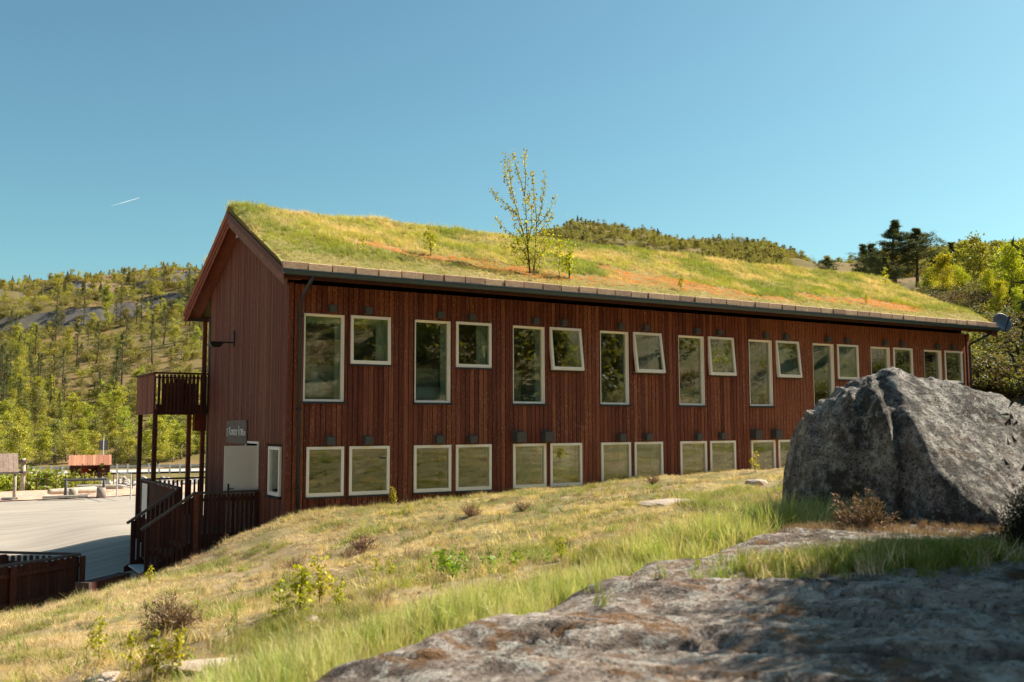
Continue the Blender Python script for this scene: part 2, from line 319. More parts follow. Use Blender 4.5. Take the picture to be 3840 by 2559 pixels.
def terrain(x, y, detail=True):
    x = np.asarray(x, float); y = np.asarray(y, float)
    u = (x-CAM[0])*RH[0]+(y-CAM[1])*RH[1]; v = (x-CAM[0])*FH[0]+(y-CAM[1])*FH[1]
    r = np.hypot(u, v); th = np.degrees(np.arctan2(u, v))
    near = np.zeros_like(r); m = r < 60
    if m.any(): near[m] = tps(ctl, TW, x[m], y[m])
    left = sstep(14, 2, x)                                    # the gravel yard lies left of and behind the building
    yardlow = np.where((x < 16) & (y > -14), ylev(x, y)-.03, -5)
    near = np.maximum(near, yardlow)
    w = sstep(26, 44, r)
    z = near*(1-w)+far_h(th, r)*w
    if detail:
        inyard = sstep(.06, .3, z-ylev(x, y))*sstep(64, 58, r)+sstep(98, 130, r)
        z = z+inyard*((fbm(x*.9, y*.9, 3)-.5)*.26*sstep(2, 6, r)*sstep(70, 30, r)+(fbm(x*3.1, y*3.1, 5)-.5)*.1*sstep(60, 20, r))
        z = z+sstep(120, 260, r)*((fbm(x*.018, y*.018, 9)-.5)*16+(fbm(x*.06, y*.06, 13)-.5)*6)*np.clip(r/420, .3, 1.2)
        # cliff bands on the hillside across the river
        cl = sstep(.6, .64, fbm(x*.02+3, y*.03, 21))*sstep(200, 280, r)*sstep(420, 360, r)*sstep(-4, -8, th)
        z = z+cl*6
    ins = sstep(.15, .6, y)*sstep(8.2, 7.6, y)*sstep(.05, .4, x)*sstep(24, 23.6, x)
    return z*(1-ins)+np.minimum(z, -.7)*ins
th = np.radians(np.r_[np.arange(-180, -44, 2.5), np.arange(-44, 44, .3), np.arange(44, 180, 2.5)])
rr = np.r_[.4, np.exp(np.arange(math.log(1.2), math.log(2300), .0165))]
TH, RR = np.meshgrid(th, rr, indexing='xy'); UU = RR*np.sin(TH); VV = RR*np.cos(TH)
XY = CAM[:2]+UU[..., None]*RH+VV[..., None]*FH
ZZ = terrain(XY[..., 0], XY[..., 1])
gm = N('hillside_ground'); pos = gm.geo()
n_big = gm.noise(pos, .35, 4, .6); n_mid = gm.noise(pos, 2.6, 5, .65); n_fine = gm.noise(pos, 22, 4, .7); n_far = gm.noise(pos, .035, 6, .65)
c = gm.mix(gm.ramp(n_mid, [(.3, (0, 0, 0)), (.65, (1, 1, 1))]), (.2, .15, .085), (.42, .32, .19))
c = gm.mix(gm.ramp(n_big, [(.42, (0, 0, 0)), (.62, (1, 1, 1))]), c, (.17, .16, .055))
c = gm.mix(gm.math('MULTIPLY', gm.ramp(n_fine, [(.5, (0, 0, 0)), (.7, (1, 1, 1))]), .5), c, (.08, .05, .035))
fcol = gm.ramp(n_far, [(.3, (.09, .075, .028)), (.45, (.14, .11, .04)), (.56, (.23, .14, .07)), (.7, (.13, .12, .04))])
fcol = gm.mix(gm.ramp(gm.noise(pos, .16, 5, .7), [(.4, (0, 0, 0)), (.7, (1, 1, 1))]), fcol, (.17, .135, .055))
ln = gm.n('VectorMath', operation='DISTANCE', i_0=gm.n('NewGeometry').outputs['Position'], i_1=tuple(CAM))
fm = gm.n('MapRange', i_Value=ln.outputs['Value'], i_1=40.0, i_2=110.0); c = gm.mix(fm.outputs[0], c, fcol)
nz = gm.n('SeparateXYZ', i_0=gm.n('NewGeometry').outputs['True Normal']).outputs[2]
rock = gm.mix(gm.noise(pos, .5, 5, .7), (.03, .03, .035), (.13, .125, .13))
st = gm.math('MULTIPLY', gm.ramp(nz, [(.62, (1, 1, 1)), (.8, (0, 0, 0))]), fm.outputs[0]); c = gm.mix(st, c, rock); gm_dark = gm.noise(pos, .11, 4)
gm.principled(c, .95, n_fine, .5, .03, .1); M['ground'] = gm.m
ground = obj('terrain', npmesh('terrain', np.c_[XY.reshape(-1, 2), ZZ.ravel()], gridfaces(len(rr), len(th), True), 'ground', True), kind='structure')
setp(ground, label='grassy slope and wooded hillsides around the building')
def gz(x, y): return float(terrain(np.array([x]), np.array([y]))[0])

# ------------------------------------------------------------------ yard, river, road
ym = N('pale_gravel'); pos = ym.geo(); pv = ym.geo((.35, 1.6, 1))
c = ym.mix(ym.ramp(ym.noise(pv, 1.1, 5, .6), [(.3, (0, 0, 0)), (.7, (1, 1, 1))]), (.31, .275, .24), (.42, .365, .315))
c = ym.mix(ym.math('MULTIPLY', ym.ramp(ym.noise(pos, 40, 3, .7), [(.45, (0, 0, 0)), (.7, (1, 1, 1))]), .5), c, (.19, .17, .155))
c = ym.mix(ym.math('MULTIPLY', ym.ramp(ym.noise(ym.geo((.25, 2.6, 1)), 1.3, 3), [(.55, (0, 0, 0)), (.65, (1, 1, 1))]), .35), c, (.2, .175, .155))
wv_ = ym.n('TexWave', wave_type='RINGS', rings_direction='Z', i_Vector=ym.geo((1, 1.25, 1)), i_Scale=.22, i_Distortion=3.5, i_Detail=4.0, i_Detail_Scale=1.2); c = ym.mix(ym.math('MULTIPLY', ym.ramp(wv_.outputs[0], [(.8, (0, 0, 0)), (.95, (1, 1, 1))]), .14), c, (.21, .18, .155))
ym.principled(c, .95, ym.noise(pos, 55, 3, .7), .6, .012, .1); M['gravel'] = ym.m
cm = N('wood_chips'); pos = cm.geo()
vo = cm.n('TexVoronoi', i_Vector=pos, i_Scale=7.0)
c = cm.mix(cm.ramp(cm.noise(pos, 3, 4), [(.35, (0, 0, 0)), (.65, (1, 1, 1))]), (.42, .28, .2), (.58, .42, .32))
c = cm.mix(.35, c, vo.outputs['Color'], 'SOFT_LIGHT'); cm.principled(c, .95, vo.outputs['Distance'], .6, .03, .1); M['chips'] = cm.m
nx, ny = 120, 140; gx, gy = np.meshgrid(np.linspace(-45, 10, nx), np.linspace(-12, 34.2, ny), indexing='ij')
def yardz(x, y): return ylev(x, y)+(fbm(x*.25, y*.25, 40)-.5)*.03
obj('gravel_yard', npmesh('gravel_yard', np.c_[gx.ravel(), gy.ravel(), yardz(gx, gy).ravel()], gridfaces(nx, ny), 'gravel', True), kind='structure', label='pale gravel yard beside the building')
# wood chip play ground beyond the gravel
ce = 27.2
nx, ny = 70, 30; gx, gy = np.meshgrid(np.linspace(-14, 12, nx), np.linspace(0, 1, ny), indexing='ij'); gy = ce+gy*6.6+.5*np.sin(gx*.35)+(fbm(gx*.6, gy*0, 41)-.5)*.8
obj('play_ground', npmesh('play_ground', np.c_[gx.ravel(), gy.ravel(), (YARD+.035+(fbm(gx, gy, 43)-.5)*.07).ravel()], gridfaces(nx, ny), 'chips', True), kind='structure', label='wood chip play area beyond the gravel')
wm = N('river_water'); pos = wm.geo((.6, 2, 1)); wm.principled((.03, .045, .05), .12, wm.noise(pos, 2.2, 3), .15, .05, .5); M['water'] = wm.m
def band(name, mat, v0, v1, z, z2=None, n=60, u0=-70, u1=60, **kw):
    us = np.linspace(u0, u1, n); a = xy(us, np.sqrt(np.maximum(v0**2-us**2*.6, 400))); b = xy(us, np.sqrt(np.maximum(v1**2-us**2*.6, 400)))
    v = np.concatenate([np.c_[a, np.full(n, z)], np.c_[b, np.full(n, z if z2 is None else z2)]]); f = [(i, i+1, n+i+1, n+i) for i in range(n-1)]
    return obj(name, npmesh(name, v, f, mat), **kw)
band('river', 'water', 57, 87, -3.0, kind='structure', label='calm grey river behind the play area')
nth = np.radians(np.linspace(-42, -6, 90)); rp = []
for rad_ in (91.2, 97.0): rp.append(np.c_[xy(rad_*np.sin(nth), rad_*np.cos(nth)), np.full(90, -1.5)])
obj('road', npmesh('road', np.concatenate(rp), [(i, i+1, 91+i, 90+i) for i in range(89)], 'asphalt'), kind='structure', label='pale road along the far river bank')

# ================================================================== the building
B = empty('timber_building', (0, 0, 0), label='long dark red timber building with turf roof and white framed windows', category='building')
XE, YW, ZT = 23.91, 6.79, 5.62
OVX, YR, ZR, YE, ZE, YL = .45, 3.56, 7.81, -.82, 5.81, 8.0
PIT = (ZR-ZE)/(YR-YE)
def roofz(y): return ZR-PIT*abs(y-YR)
# windows: (x0,x1,z0,z1,kind)
WIN = []
for b in range(9):
    x = .3257+2.6446*b
    WIN.append((x, x+.93, 3.083, 5.0, 'tall', b)); WIN.append((x+1.079, x+2.0155, 3.935, 5.0, 'small', b))
    if b < 8:
        WIN.append((x+(.103 if b == 0 else 0), x+.93, 1.047, 2.1, 'low', b)); WIN.append((x+1.079, x+2.0155, 1.047, 2.1, 'low2', b))
GWIN = (.36, 1.17, 1.047, 2.11)
DOOR = (2.02, 2.98, .08, 2.15)
# backing walls with real openings
def wall_cells(us, vs, holes, mk):
    us = sorted(set(us)); vs = sorted(set(vs)); m = MB()
    for i in range(len(us)-1):
        run = None
        for j in range(len(vs)-1):
            cu = (us[i]+us[i+1])/2; cv = (vs[j]+vs[j+1])/2; hole = any(a < cu < b and c0 < cv < d0 for a, b, c0, d0 in holes)
            if hole:
                if run is not None: mk(m, us[i], us[i+1], run, vs[j]); run = None
            elif run is None: run = vs[j]
        if run is not None: mk(m, us[i], us[i+1], run, vs[-1])
    return m
h = [(w[0], w[1], w[2], w[3]) for w in WIN]
wall_cells([0, XE]+[q for w in h for q in w[:2]], [-.6, ZT]+[q for w in h for q in w[2:]], h, lambda m, a, b, c, d: m.box(a, b, 0, .22, c, d)).build('wall', 'redwall', B)
gy = [0, YR, YW]; holes = [(GWIN[0], GWIN[1], GWIN[2], GWIN[3]), DOOR]
gwall = wall_cells([.225, YR, YW]+[q for w in holes for q in w[:2]], [-.8, 5.4]+[q for w in holes for q in w[2:]], holes, lambda m, a, b, c, d: m.box(.0, .22, a, b, c, d))
gwall.prism([(.0, .225, 5.4), (.0, YW, 5.4), (.0, YW, roofz(YW)-.22), (.0, YR, ZR-.22), (.0, .225, roofz(.225)-.22)], (.22, 0, 0))
gwall.build('wall', 'redwall', B)
m = MB(); m.box(.22, XE, YW-.2, YW, -.8, roofz(YW)-.25); m.build('wall', 'redwall', B)
m = MB(); m.box(XE-.2, XE, .225, YW-.21, -.8, 5.4); m.prism([(XE-.2, .225, 5.4), (XE-.2, YW-.21, 5.4), (XE-.2, YW-.21, roofz(YW)-.25), (XE-.2, YR, ZR-.22), (XE-.2, .225, roofz(.225)-.22)], (.2, 0, 0)); m.build('wall', 'redwall', B)
# interior: floors, partitions, back wall
m = MB()
for z in (-.06, 2.72, 5.45): m.box(.23, XE-.21, .23, YW-.22, z, z+.12)
m.build('floor', 'floor', B)
m = MB(); m.box(.23, XE-.21, 3.3, 3.4, .07, 5.44)
for b in range(1, 9):
    x = .3257+2.6446*b-.32
    for z in (.065, 2.845): m.box(x-.05, x+.05, .24, 3.29, z, z+2.6)
m.build('partition', 'room', B)
# proud planks of the front
PW, PITCH_, TH_ = .107, .123, .02
def plank_front(x0, x1, segs):
    m = MB()
    for (a, b, c, d) in segs: m.box(a, b, -TH_+random.uniform(-.002, .002), -.0005, c, d)
    global NPL
    NPL += 1
    if NPL <= 240: return m.build('plank', 'red', B)
    FARPL.add(m.v, m.f)
FARPL = MB(); x = .115; NPL = 0
while x+PW < XE-.1:
    x0, x1 = x, x+PW+random.uniform(-.004, .004); zb = float(foot(x))-.45; top = ZT
    ov = sorted([w for w in WIN if w[0]-.004 < x1 and w[1]+.004 > x0], key=lambda w: w[2])
    full = [w for w in ov if w[0]-.004 <= x0+.03 and w[1]+.004 >= x1-.03]
    cuts = [(w[2]-.035, w[3]+.004) for w in full]; pieces = []; z = zb
    for a, b in cuts:
        if a-z > .04: pieces.append([z, a])
        z = b
    pieces.append([z, top]); out = []
    for a, b in pieces:
        if b-a > 3.5 and random.random() < .22: k = random.choice([2.55, 2.7, 3.0, 3.3]); out += [[a, k-.002], [k+.002, b]]
        else: out.append([a, b])
    part = [w for w in ov if w not in full]
    for a, b in out:
        segs = []; z = a
        for w in part:
            if w[3] <= a or w[2]-.035 >= b: continue
            c0, d0 = max(a, w[2]-.035), min(b, w[3]+.004)
            if c0 > z: segs.append((x0, x1, z, c0))
            if w[0]-.004 > x0: segs.append((x0, w[0]-.004, c0, d0))
            else: segs.append((w[1]+.004, x1, c0, d0))
            z = d0
        if b > z: segs.append((x0, x1, z, b))
        if b < float(foot(x))+.02: continue
        plank_front(x0, x1, segs)
    x += PITCH_
FARPL.build('planks', 'red', B, kind='stuff')
# gable planks
y = .12
while y+PW < YW-.1:
    y0, y1 = y, y+PW; tz = roofz(y0 if y0 < YR else y1)-.24 if not (y0 < YR < y1) else ZR-.3
    pcs = [(-.65, tz)]
    for hole in ((GWIN[0]-.06, GWIN[1]+.06, GWIN[2]-.05, GWIN[3]+.06), (DOOR[0]-.06, DOOR[1]+.06, -.6, DOOR[3]+.06)):
        if hole[0] < y1 and hole[1] > y0:
            pcs = [s_ for a, b in pcs for s_ in ((a, min(b, hole[2])), (max(a, hole[3]), b)) if s_[1]-s_[0] > .05]
    o2 = []
    for a, b in pcs:
        if b-a > 4 and random.random() < .12: k = random.choice([2.6, 2.75, 4.1, 4.9]); o2 += [(a, k-.002), (k+.002, b)]
        else: o2.append((a, b))
    for a, b in o2: m = MB(); m.box(-TH_+random.uniform(-.002, .002), -.0005, y0, y1, a, b); m.build('plank', 'gable', B)
    y += PITCH_
m = MB(); m.box(-.028, .085, -.031, -.0035, -.2, 5.64); m.box(-.031, -.0035, -.003, .1, -.2, 5.6); m.build('corner_board', 'red', B)
m = MB(); m.box(-.03, -.003, YW-.11, YW+.02, -.7, 5.5); m.build('corner_board', 'black', B)  # rear corner board coloured black: its shadow side is put into the colour
m = MB(); m.box(XE-.1, XE+.03, -.031, -.001, .6, 5.64); m.build('corner_board', 'red', B)

# windows
def make_window(x0, x1, z0, z1, kind, bay):
    prd = kind in ('small', 'low', 'low2'); fwid = .062 if prd else .05; yo = -.045 if prd else .035; yi = yo+.09
    m = MB(); e = .003
    def fr(m, x0, x1, z0, z1, w, ya, yb, wb=None):
        wb = wb or w
        m.box(x0, x0+w, ya, yb, z0, z1); m.box(x1-w, x1, ya, yb, z0, z1); m.box(x0+w+.0005, x1-w-.0005, ya, yb, z1-w, z1); m.box(x0+w+.0005, x1-w-.0005, ya, yb, z0, z0+wb)
    openw = {('small', 2): 7, ('small', 3): 8.5, ('small', 4): 5, ('small', 5): 5.5, ('small', 0): 1.2}.get((kind, bay), 0)
    if not prd: # deep reveal lining
        for q in ((x0+e, x0+.022, z0+e, z1-e), (x1-.022, x1-e, z0+e, z1-e)): m.box(q[0], q[1], -.012, yo, q[2], q[3])
        m.box(x0+.023, x1-.023, -.012, yo, z1-.022, z1-e); m.box(x0+.023, x1-.023, -.012, yo, z0+e, z0+.022)
    fr(m, x0+e, x1-e, z0+e, z1-e, .03 if prd else fwid, .04 if prd else yo, .13)
    w = m.build('window', 'white', B)
    sm = MB(); gm_ = MB()
    if prd:
        fr(sm, x0-.012, x1+.012, z0-.008, z1+.008, fwid, yo, .038, fwid+.018); gm_.box(x0+fwid-.011, x1-fwid+.011, -.008, .002, z0+fwid, z1-fwid+.007)
    else:
        gm_.box(x0+fwid, x1-fwid, .085, .093, z0+fwid, z1-fwid)
    if openw:
        a = R_(openw); ca, sa = math.cos(a), math.sin(a)
        for q in (sm, gm_): q.v = [(px, -.035+(py+.035)*ca+(pz-z1)*sa, z1+(pz-z1)*ca-(py+.035)*sa) for px, py, pz in q.v]
    if prd: sm.build('sash', 'white', w)
    gm_.build('pane', 'glass', w)
    m = MB(); m.box(x0-.03, x1+.03, -.07, -.0265, z0-.034, z0-.012); m.box(x0-.03, x1+.03, -.07, -.064, z0-.05, z0-.034); m.build('sill', 'flash', w)
    rs = random.Random(bay*7+len(kind))
    def curtain(xa, xb, z_top, zb):
        k = 14; m = MB(); pts = [(xa+(xb-xa)*i/k, .18+.022*math.sin(i*1.9+bay), 0) for i in range(k+1)]
        for i in range(k):
            p, q = pts[i], pts[i+1]; m.add([(p[0], p[1], zb), (q[0], q[1], zb), (q[0], q[1], z_top), (p[0], p[1], z_top), (p[0], p[1]+.006, zb), (q[0], q[1]+.006, zb), (q[0], q[1]+.006, z_top), (p[0], p[1]+.006, z_top)], [(0, 1, 2, 3), (7, 6, 5, 4)])
        m.build('curtain', 'curtain', w)
    if kind == 'tall':
        curtain(x1-.16, x1+.02, z1-.03, z0+.02)
        if bay in (0, 1, 2): curtain(x0-.05, x0+.12, z1-.03, z0+.02)
        if bay in (0, 3, 4): m = MB(); m.box(x0-.03, x1+.03, .15, .165, z1-(.2 if bay == 0 else .14), z1+.02); m.build('blind', 'blind', w)
    elif kind == 'small':
        curtain(x1-.32+.1*rs.random(), x1+.02, z1-.02, z0-.2)
        if bay in (0,): m = MB(); m.box(x0-.03, x1+.03, .15, .165, z1-.16, z1+.02); m.build('blind', 'blind', w)
        if bay in (5, 6): curtain(x0-.02, x1-.2, z1-.02, z0-.2)
    elif bay in (3, 4, 5): curtain(x1-.2, x1+.02, z1-.02, z0-.2)
    return w
for w in WIN: make_window(*w)
# gable window
y0, y1, z0, z1 = GWIN; m = MB()
m.box(-.05, .1, y0, y0+.07, z0, z1); m.box(-.05, .1, y1-.07, y1, z0, z1); m.box(-.05, .1, y0+.0705, y1-.0705, z1-.07, z1); m.box(-.05, .1, y0+.0705, y1-.0705, z0, z0+.08); gw = m.build('window', 'white', B)
m = MB(); m.box(-.01, 0, y0+.07, y1-.07, z0+.08, z1-.07); m.build('pane', 'glass', gw)
m = MB(); m.box(-.08, -.026, y0-.03, y1+.03, z0-.05, z0-.006); m.build('sill', 'flash', gw)
m = MB(); m.box(.24, .25, y0+.1, y1, z0+.1, z1); m.build('blind', 'blind', gw)
# vents
def vent(x, z, s):
    m = MB(); d = s*.8; y1_ = -TH_-.002; y0_ = y1_-d; k = .012
    m.add([(x-s/2, y0_, z-s/2), (x+s/2, y0_, z-s/2), (x+s/2, y1_, z-s/2), (x-s/2, y1_, z-s/2), (x-s/2, y0_, z+s*.42), (x+s/2, y0_, z+s*.42), (x+s/2, y1_, z+s/2), (x-s/2, y1_, z+s/2)],
          [(0, 3, 2, 1), (4, 5, 6, 7), (0, 1, 5, 4), (1, 2, 6, 5), (2, 3, 7, 6), (3, 0, 4, 7)])
    m.box(x-s*.56, x+s*.56, y1_-.008, y1_+.0015, z-s*.56, z+s*.56)
    m.build('vent_hood', 'vent', B)
for b in range(9):
    x = .3257+2.6446*b; vent(x+.62, 5.13, .16); vent(x+1.46, 5.13, .16)
    if b < 6:
        if b in (2, 5): vent(x+.12, 2.28, .26); vent(x+.93, 2.28, .26)
        else: vent(x+.6, 2.24, .185); vent(x+1.48, 2.24, .185)
# eaves: soffit, fascia, gutter, downspouts
m = MB(); m.prism([(-OVX+.05, YE+.05, ZE-.2), (-OVX+.05, YE+.05, ZE-.165), (-OVX+.05, .2, roofz(.2)-.2), (-OVX+.05, .2, roofz(.2)-.24)], (XE+2*OVX-.1, 0, 0)); m.build('soffit', 'dark', B)
m = MB(); m.box(-OVX+.06, XE+OVX-.06, YE+.045, YE+.07, ZE-.2, ZE-.02); m.build('fascia', 'dark', B)
m = MB(); prof_ = []
for k in range(9): a = math.pi*k/8; prof_.append((-math.cos(a)*.075, -math.sin(a)*.105))
yc = YE-.055; ring = [(yc+q[0], ZE-.03+q[1]) for q in prof_]+[(yc+q[0]*.9, ZE-.03+q[1]*.9) for q in prof_[::-1]]
m.prism([(-OVX+.02, a, b) for a, b in ring], (XE+2*OVX-.04, 0, 0)); m.box(-OVX+.02, XE+OVX-.02, yc-.084, yc-.074, ZE-.045, ZE-.025); gut = m.build('gutter', 'gutter', B)
for i in range(28):
    x = -.2+i*.9; m = MB(); m.box(x-.012, x+.012, yc-.088, yc+.06, ZE-.023, ZE-.017); m.build('gutter_bracket', 'steel', gut)
m = MB(); m.tube([(.2, yc, ZE-.13), (.2, yc+.05, ZE-.2), (.22, -.12, ZE-.5), (.22, -.085, ZE-.6), (.22, -.085, .4)], .038, 8); ds = m.build('downspout', 'flash', B, True)
for z in (4.9, 2.9, 1.2): m = MB(); m.box(.165, .275, -.13, -.026, z, z+.03); m.build('pipe_clip', 'flash', ds)
m = MB(); m.tube([(XE+.12, yc, ZE-.13), (XE+.12, yc+.06, ZE-.22), (XE-.05, -.11, ZE-.55), (XE-.05, -.09, ZE-.62), (XE-.05, -.09, 1.4)], .038, 8); m.build('downspout', 'flash', B, True)
# timber blocks that hold the turf
x = -OVX+.03; i = 0
while x < XE+OVX-.1:
    L = .53+random.uniform(-.025, .025); L = min(L, XE+OVX-.03-x); j = random.uniform(-.008, .008); m = MB()
    z0, z1 = ZE-.01+j, ZE+.15+j; ya, yb = YE-.012+random.uniform(-.012, .008), YE+.1
    k = .012; m.add([(x, ya+k, z0), (x+L-.02, ya+k, z0), (x+L-.02, yb, z0), (x, yb, z0), (x, ya, z0+k), (x+L-.02, ya, z0+k), (x, ya, z1-k), (x+L-.02, ya, z1-k), (x, ya+k, z1), (x+L-.02, ya+k, z1), (x+L-.02, yb, z1), (x, yb, z1)],
          [(0, 3, 2, 1), (0, 1, 5, 4), (4, 5, 7, 6), (6, 7, 9, 8), (8, 9, 10, 11), (0, 4, 6, 8, 11, 3), (1, 2, 10, 9, 7, 5), (2, 3, 11, 10)])
    m.build('edge_block', 'block', B); x += L+.012
# bargeboards (two stepped boards per slope, on both gables)
for X, sg in ((-OVX, 1), (XE+OVX, -1)):
    for (ya, za, yb, zb), mt in (((YR, ZR, YE-.02, ZE), 'barge'), ((YR, ZR, YL, roofz(YL)), 'bargered')):
        if sg == -1: mt = 'barge'
        for k, (o0, o1, xo) in enumerate(((.02, -.13, 0), (-.1, -.27, .026), (-.25, -.36, .05))):
            xx = X+sg*xo; m = MB(); m.prism([(xx, ya, za+o0), (xx, yb, zb+o0), (xx, yb, zb+o1), (xx, ya, za+o1)], (sg*.024, 0, 0)); m.build('bargeboard', mt, B)
    m = MB(); sx = X+sg*.075
    m.prism([(sx, YE+.08, roofz(YE+.08)-.22), (sx, YR, ZR-.22), (sx, YL-.05, roofz(YL-.05)-.22), (sx, YL-.05, roofz(YL-.05)-.25), (sx, YR, ZR-.25), (sx, YE+.08, roofz(YE+.08)-.25)], (sg*.37, 0, 0)); m.build('verge_soffit', 'bargered', B)
# turf
tm = N('turf_ground'); pos = tm.geo(); n1 = tm.noise(pos, 1.1, 5, .6); n2 = tm.noise(pos, 9, 5, .7)
c = tm.mix(tm.ramp(n1, [(.35, (0, 0, 0)), (.62, (1, 1, 1))]), (.34, .27, .12), (.22, .22, .06)); c = tm.mix(tm.math('MULTIPLY', n2, .5), c, (.1, .06, .03)); tm.principled(c, .95, n2, .6, .03, .1); M['turf'] = tm.m
def turf_top(x, y):
    base = ZR-PIT*np.abs(y-YR); rnd = .05*np.exp(-((y-YR)/.35)**2)
    edge = np.minimum(sstep(YE-.03, YE+.5, y), sstep(YL+.03, YL-.5, y)); ex = np.minimum(sstep(-OVX-.01, -OVX+.25, x), sstep(XE+OVX, XE+OVX-.25, x))
    return base+.09+(.08+(fbm(x*.55, y*.8, 60)-.5)*.26+(fbm(x*2.3, y*2.3, 61)-.5)*.08)*edge*(.35+.65*ex)+rnd-.01*(1-ex)
nx, ny = 260, 70; gx, gy = np.meshgrid(np.linspace(-OVX+.035, XE+OVX-.03, nx), np.linspace(YE+.07, YL, ny), indexing='ij'); gzr = turf_top(gx, gy)
top = np.c_[gx.ravel(), gy.ravel(), gzr.ravel()]; lo = top.copy(); lo[:, 2] = (ZR-PIT*np.abs(gy-YR)).ravel()-.19
F1 = gridfaces(nx, ny); idx = np.arange(nx*ny).reshape(nx, ny); ringi = np.r_[idx[:, 0], idx[-1, 1:], idx[-2::-1, -1], idx[0, -2:0:-1]]; nr = np.roll(ringi, -1); k = nx*ny
F = np.concatenate([F1, F1[:, ::-1]+k, np.stack([ringi, nr, nr+k, ringi+k], 1)])
roof = obj('roof', npmesh('roof', np.concatenate([top, lo]), F, 'turf', True), B)
roof['label'] = 'turf roof overgrown with green and straw coloured grass and orange moss'
# roof grass
def tuft_mesh(name, n, h, spread, w, lean, seed, mat, seg=3):
    r = random.Random(seed); V = []; Fq = []
    for _ in range(n):
        a = r.uniform(0, 6.283); d = spread*math.sqrt(r.random()); bx, by = d*math.cos(a), d*math.sin(a); az = r.uniform(0, 6.283); L = h*r.uniform(.45, 1.0); ln = lean*r.uniform(.2, 1.2); ww = w*r.uniform(.6, 1.2); fa = r.uniform(0, 3.14)
        b = len(V)
        for k in range(seg+1):
            t = k/seg; hor = ln*L*t*t; q = (bx+hor*math.cos(az), by+hor*math.sin(az), L*t*(1-.25*ln*t)); hw = ww*(1-t*.95)/2
            V.append((q[0]-hw*math.cos(fa), q[1]-hw*math.sin(fa), q[2])); V.append((q[0]+hw*math.cos(fa), q[1]+hw*math.sin(fa), q[2]))
        for k in range(seg): Fq.append((b+2*k, b+2*k+1, b+2*k+3, b+2*k+2))
    return npmesh(name, V, Fq, mat)
M['blade'] = leafmat('grass_blades', None, .4, True)
TUFTS = [tuft_mesh('tuft%d' % k, 16, 1.0, .35, .045, (.5, .8, 1.1, .3)[k], 90+k, 'blade') for k in range(4)]
TUFTS += [tuft_mesh('flat_tuft%d' % k, 16, .8, .6, .05, 2.2, 190+k, 'blade') for k in range(2)]
GREEN = np.array([.27, .31, .055]); STRAW = np.array([.72, .54, .28]); PALE = np.array([.8, .62, .41]); BROWN = np.array([.36, .235, .16]); ORANGE = np.array([.92, .27, .05]); YGREEN = np.array([.45, .44, .05])
def lerp(a, b, t): t = np.asarray(t)[:, None]; return a*(1-t)+b*t
n = 42000
x = rng.uniform(-OVX+.06, XE+OVX-.06, n); y = np.where(rng.random(n) < .8, rng.uniform(YE+.1, YR+.4, n), rng.uniform(YR+.4, YL-.1, n)); z = turf_top(x, y)
g1 = fbm(x*.5, y*.9, 70); g2 = fbm(x*1.7, y*1.7+5, 71); col = lerp(GREEN*1.0+0*x[:, None], STRAW, sstep(.37, .68, .5*g1+.5*g2+.1*(rng.random(n)-.5)))
col = lerp(col, YGREEN, sstep(.5, .7, fbm(x*.8+9, y*1.4, 74))*.6)
col = col*1.12; low = sstep(YE+1.0, YE+.15, y); col = lerp(col, STRAW*.9, low*.6)
def moss(x, y):
    o = 0
    for cx, cy, rx, ry in ((4.6, .45, 1.6, .28), (7.4, -.15, 1.7, .22), (10.6, .25, 1.3, .5), (12.2, -.1, 1.3, .3), (16.7, .2, .8, .22), (19.4, .1, 1.6, .38), (2.6, .9, .5, .2), (9.4, .9, .5, .2), (14.4, -.3, .6, .15)):
        o = np.maximum(o, np.exp(-((x-cx)/rx/1.1)**2-((y-cy+.12*(x-cx)*.3)/ry/1.35)**2))
    return o
ms = moss(x, y)*(.55+.9*fbm(x*2, y*4, 77)); mk = sstep(.22, .42, ms); col = lerp(col, ORANGE, mk)
hh = (.07+.15*fbm(x*.7, y*1.2, 72))*(1-.65*mk)*(1-.45*low)*rng.uniform(.6, 1.3, n); hh = hh*np.where(y > YR-.4, 1.15, 1)
idx_ = rng.integers(0, 4, n); idx_ = np.where((mk > .4) | (rng.random(n) < .15), rng.integers(4, 6, n), idx_)
wd_ = np.clip(hh*.9, .09, .3)
scatter('grass', np.c_[x, y, z-.01], np.c_[rng.normal(0, .12, n)+.1, rng.normal(0, .12, n), rng.uniform(0, 6.28, n)], np.c_[wd_, wd_, hh], col, TUFTS, idx_, roof, kind='stuff')

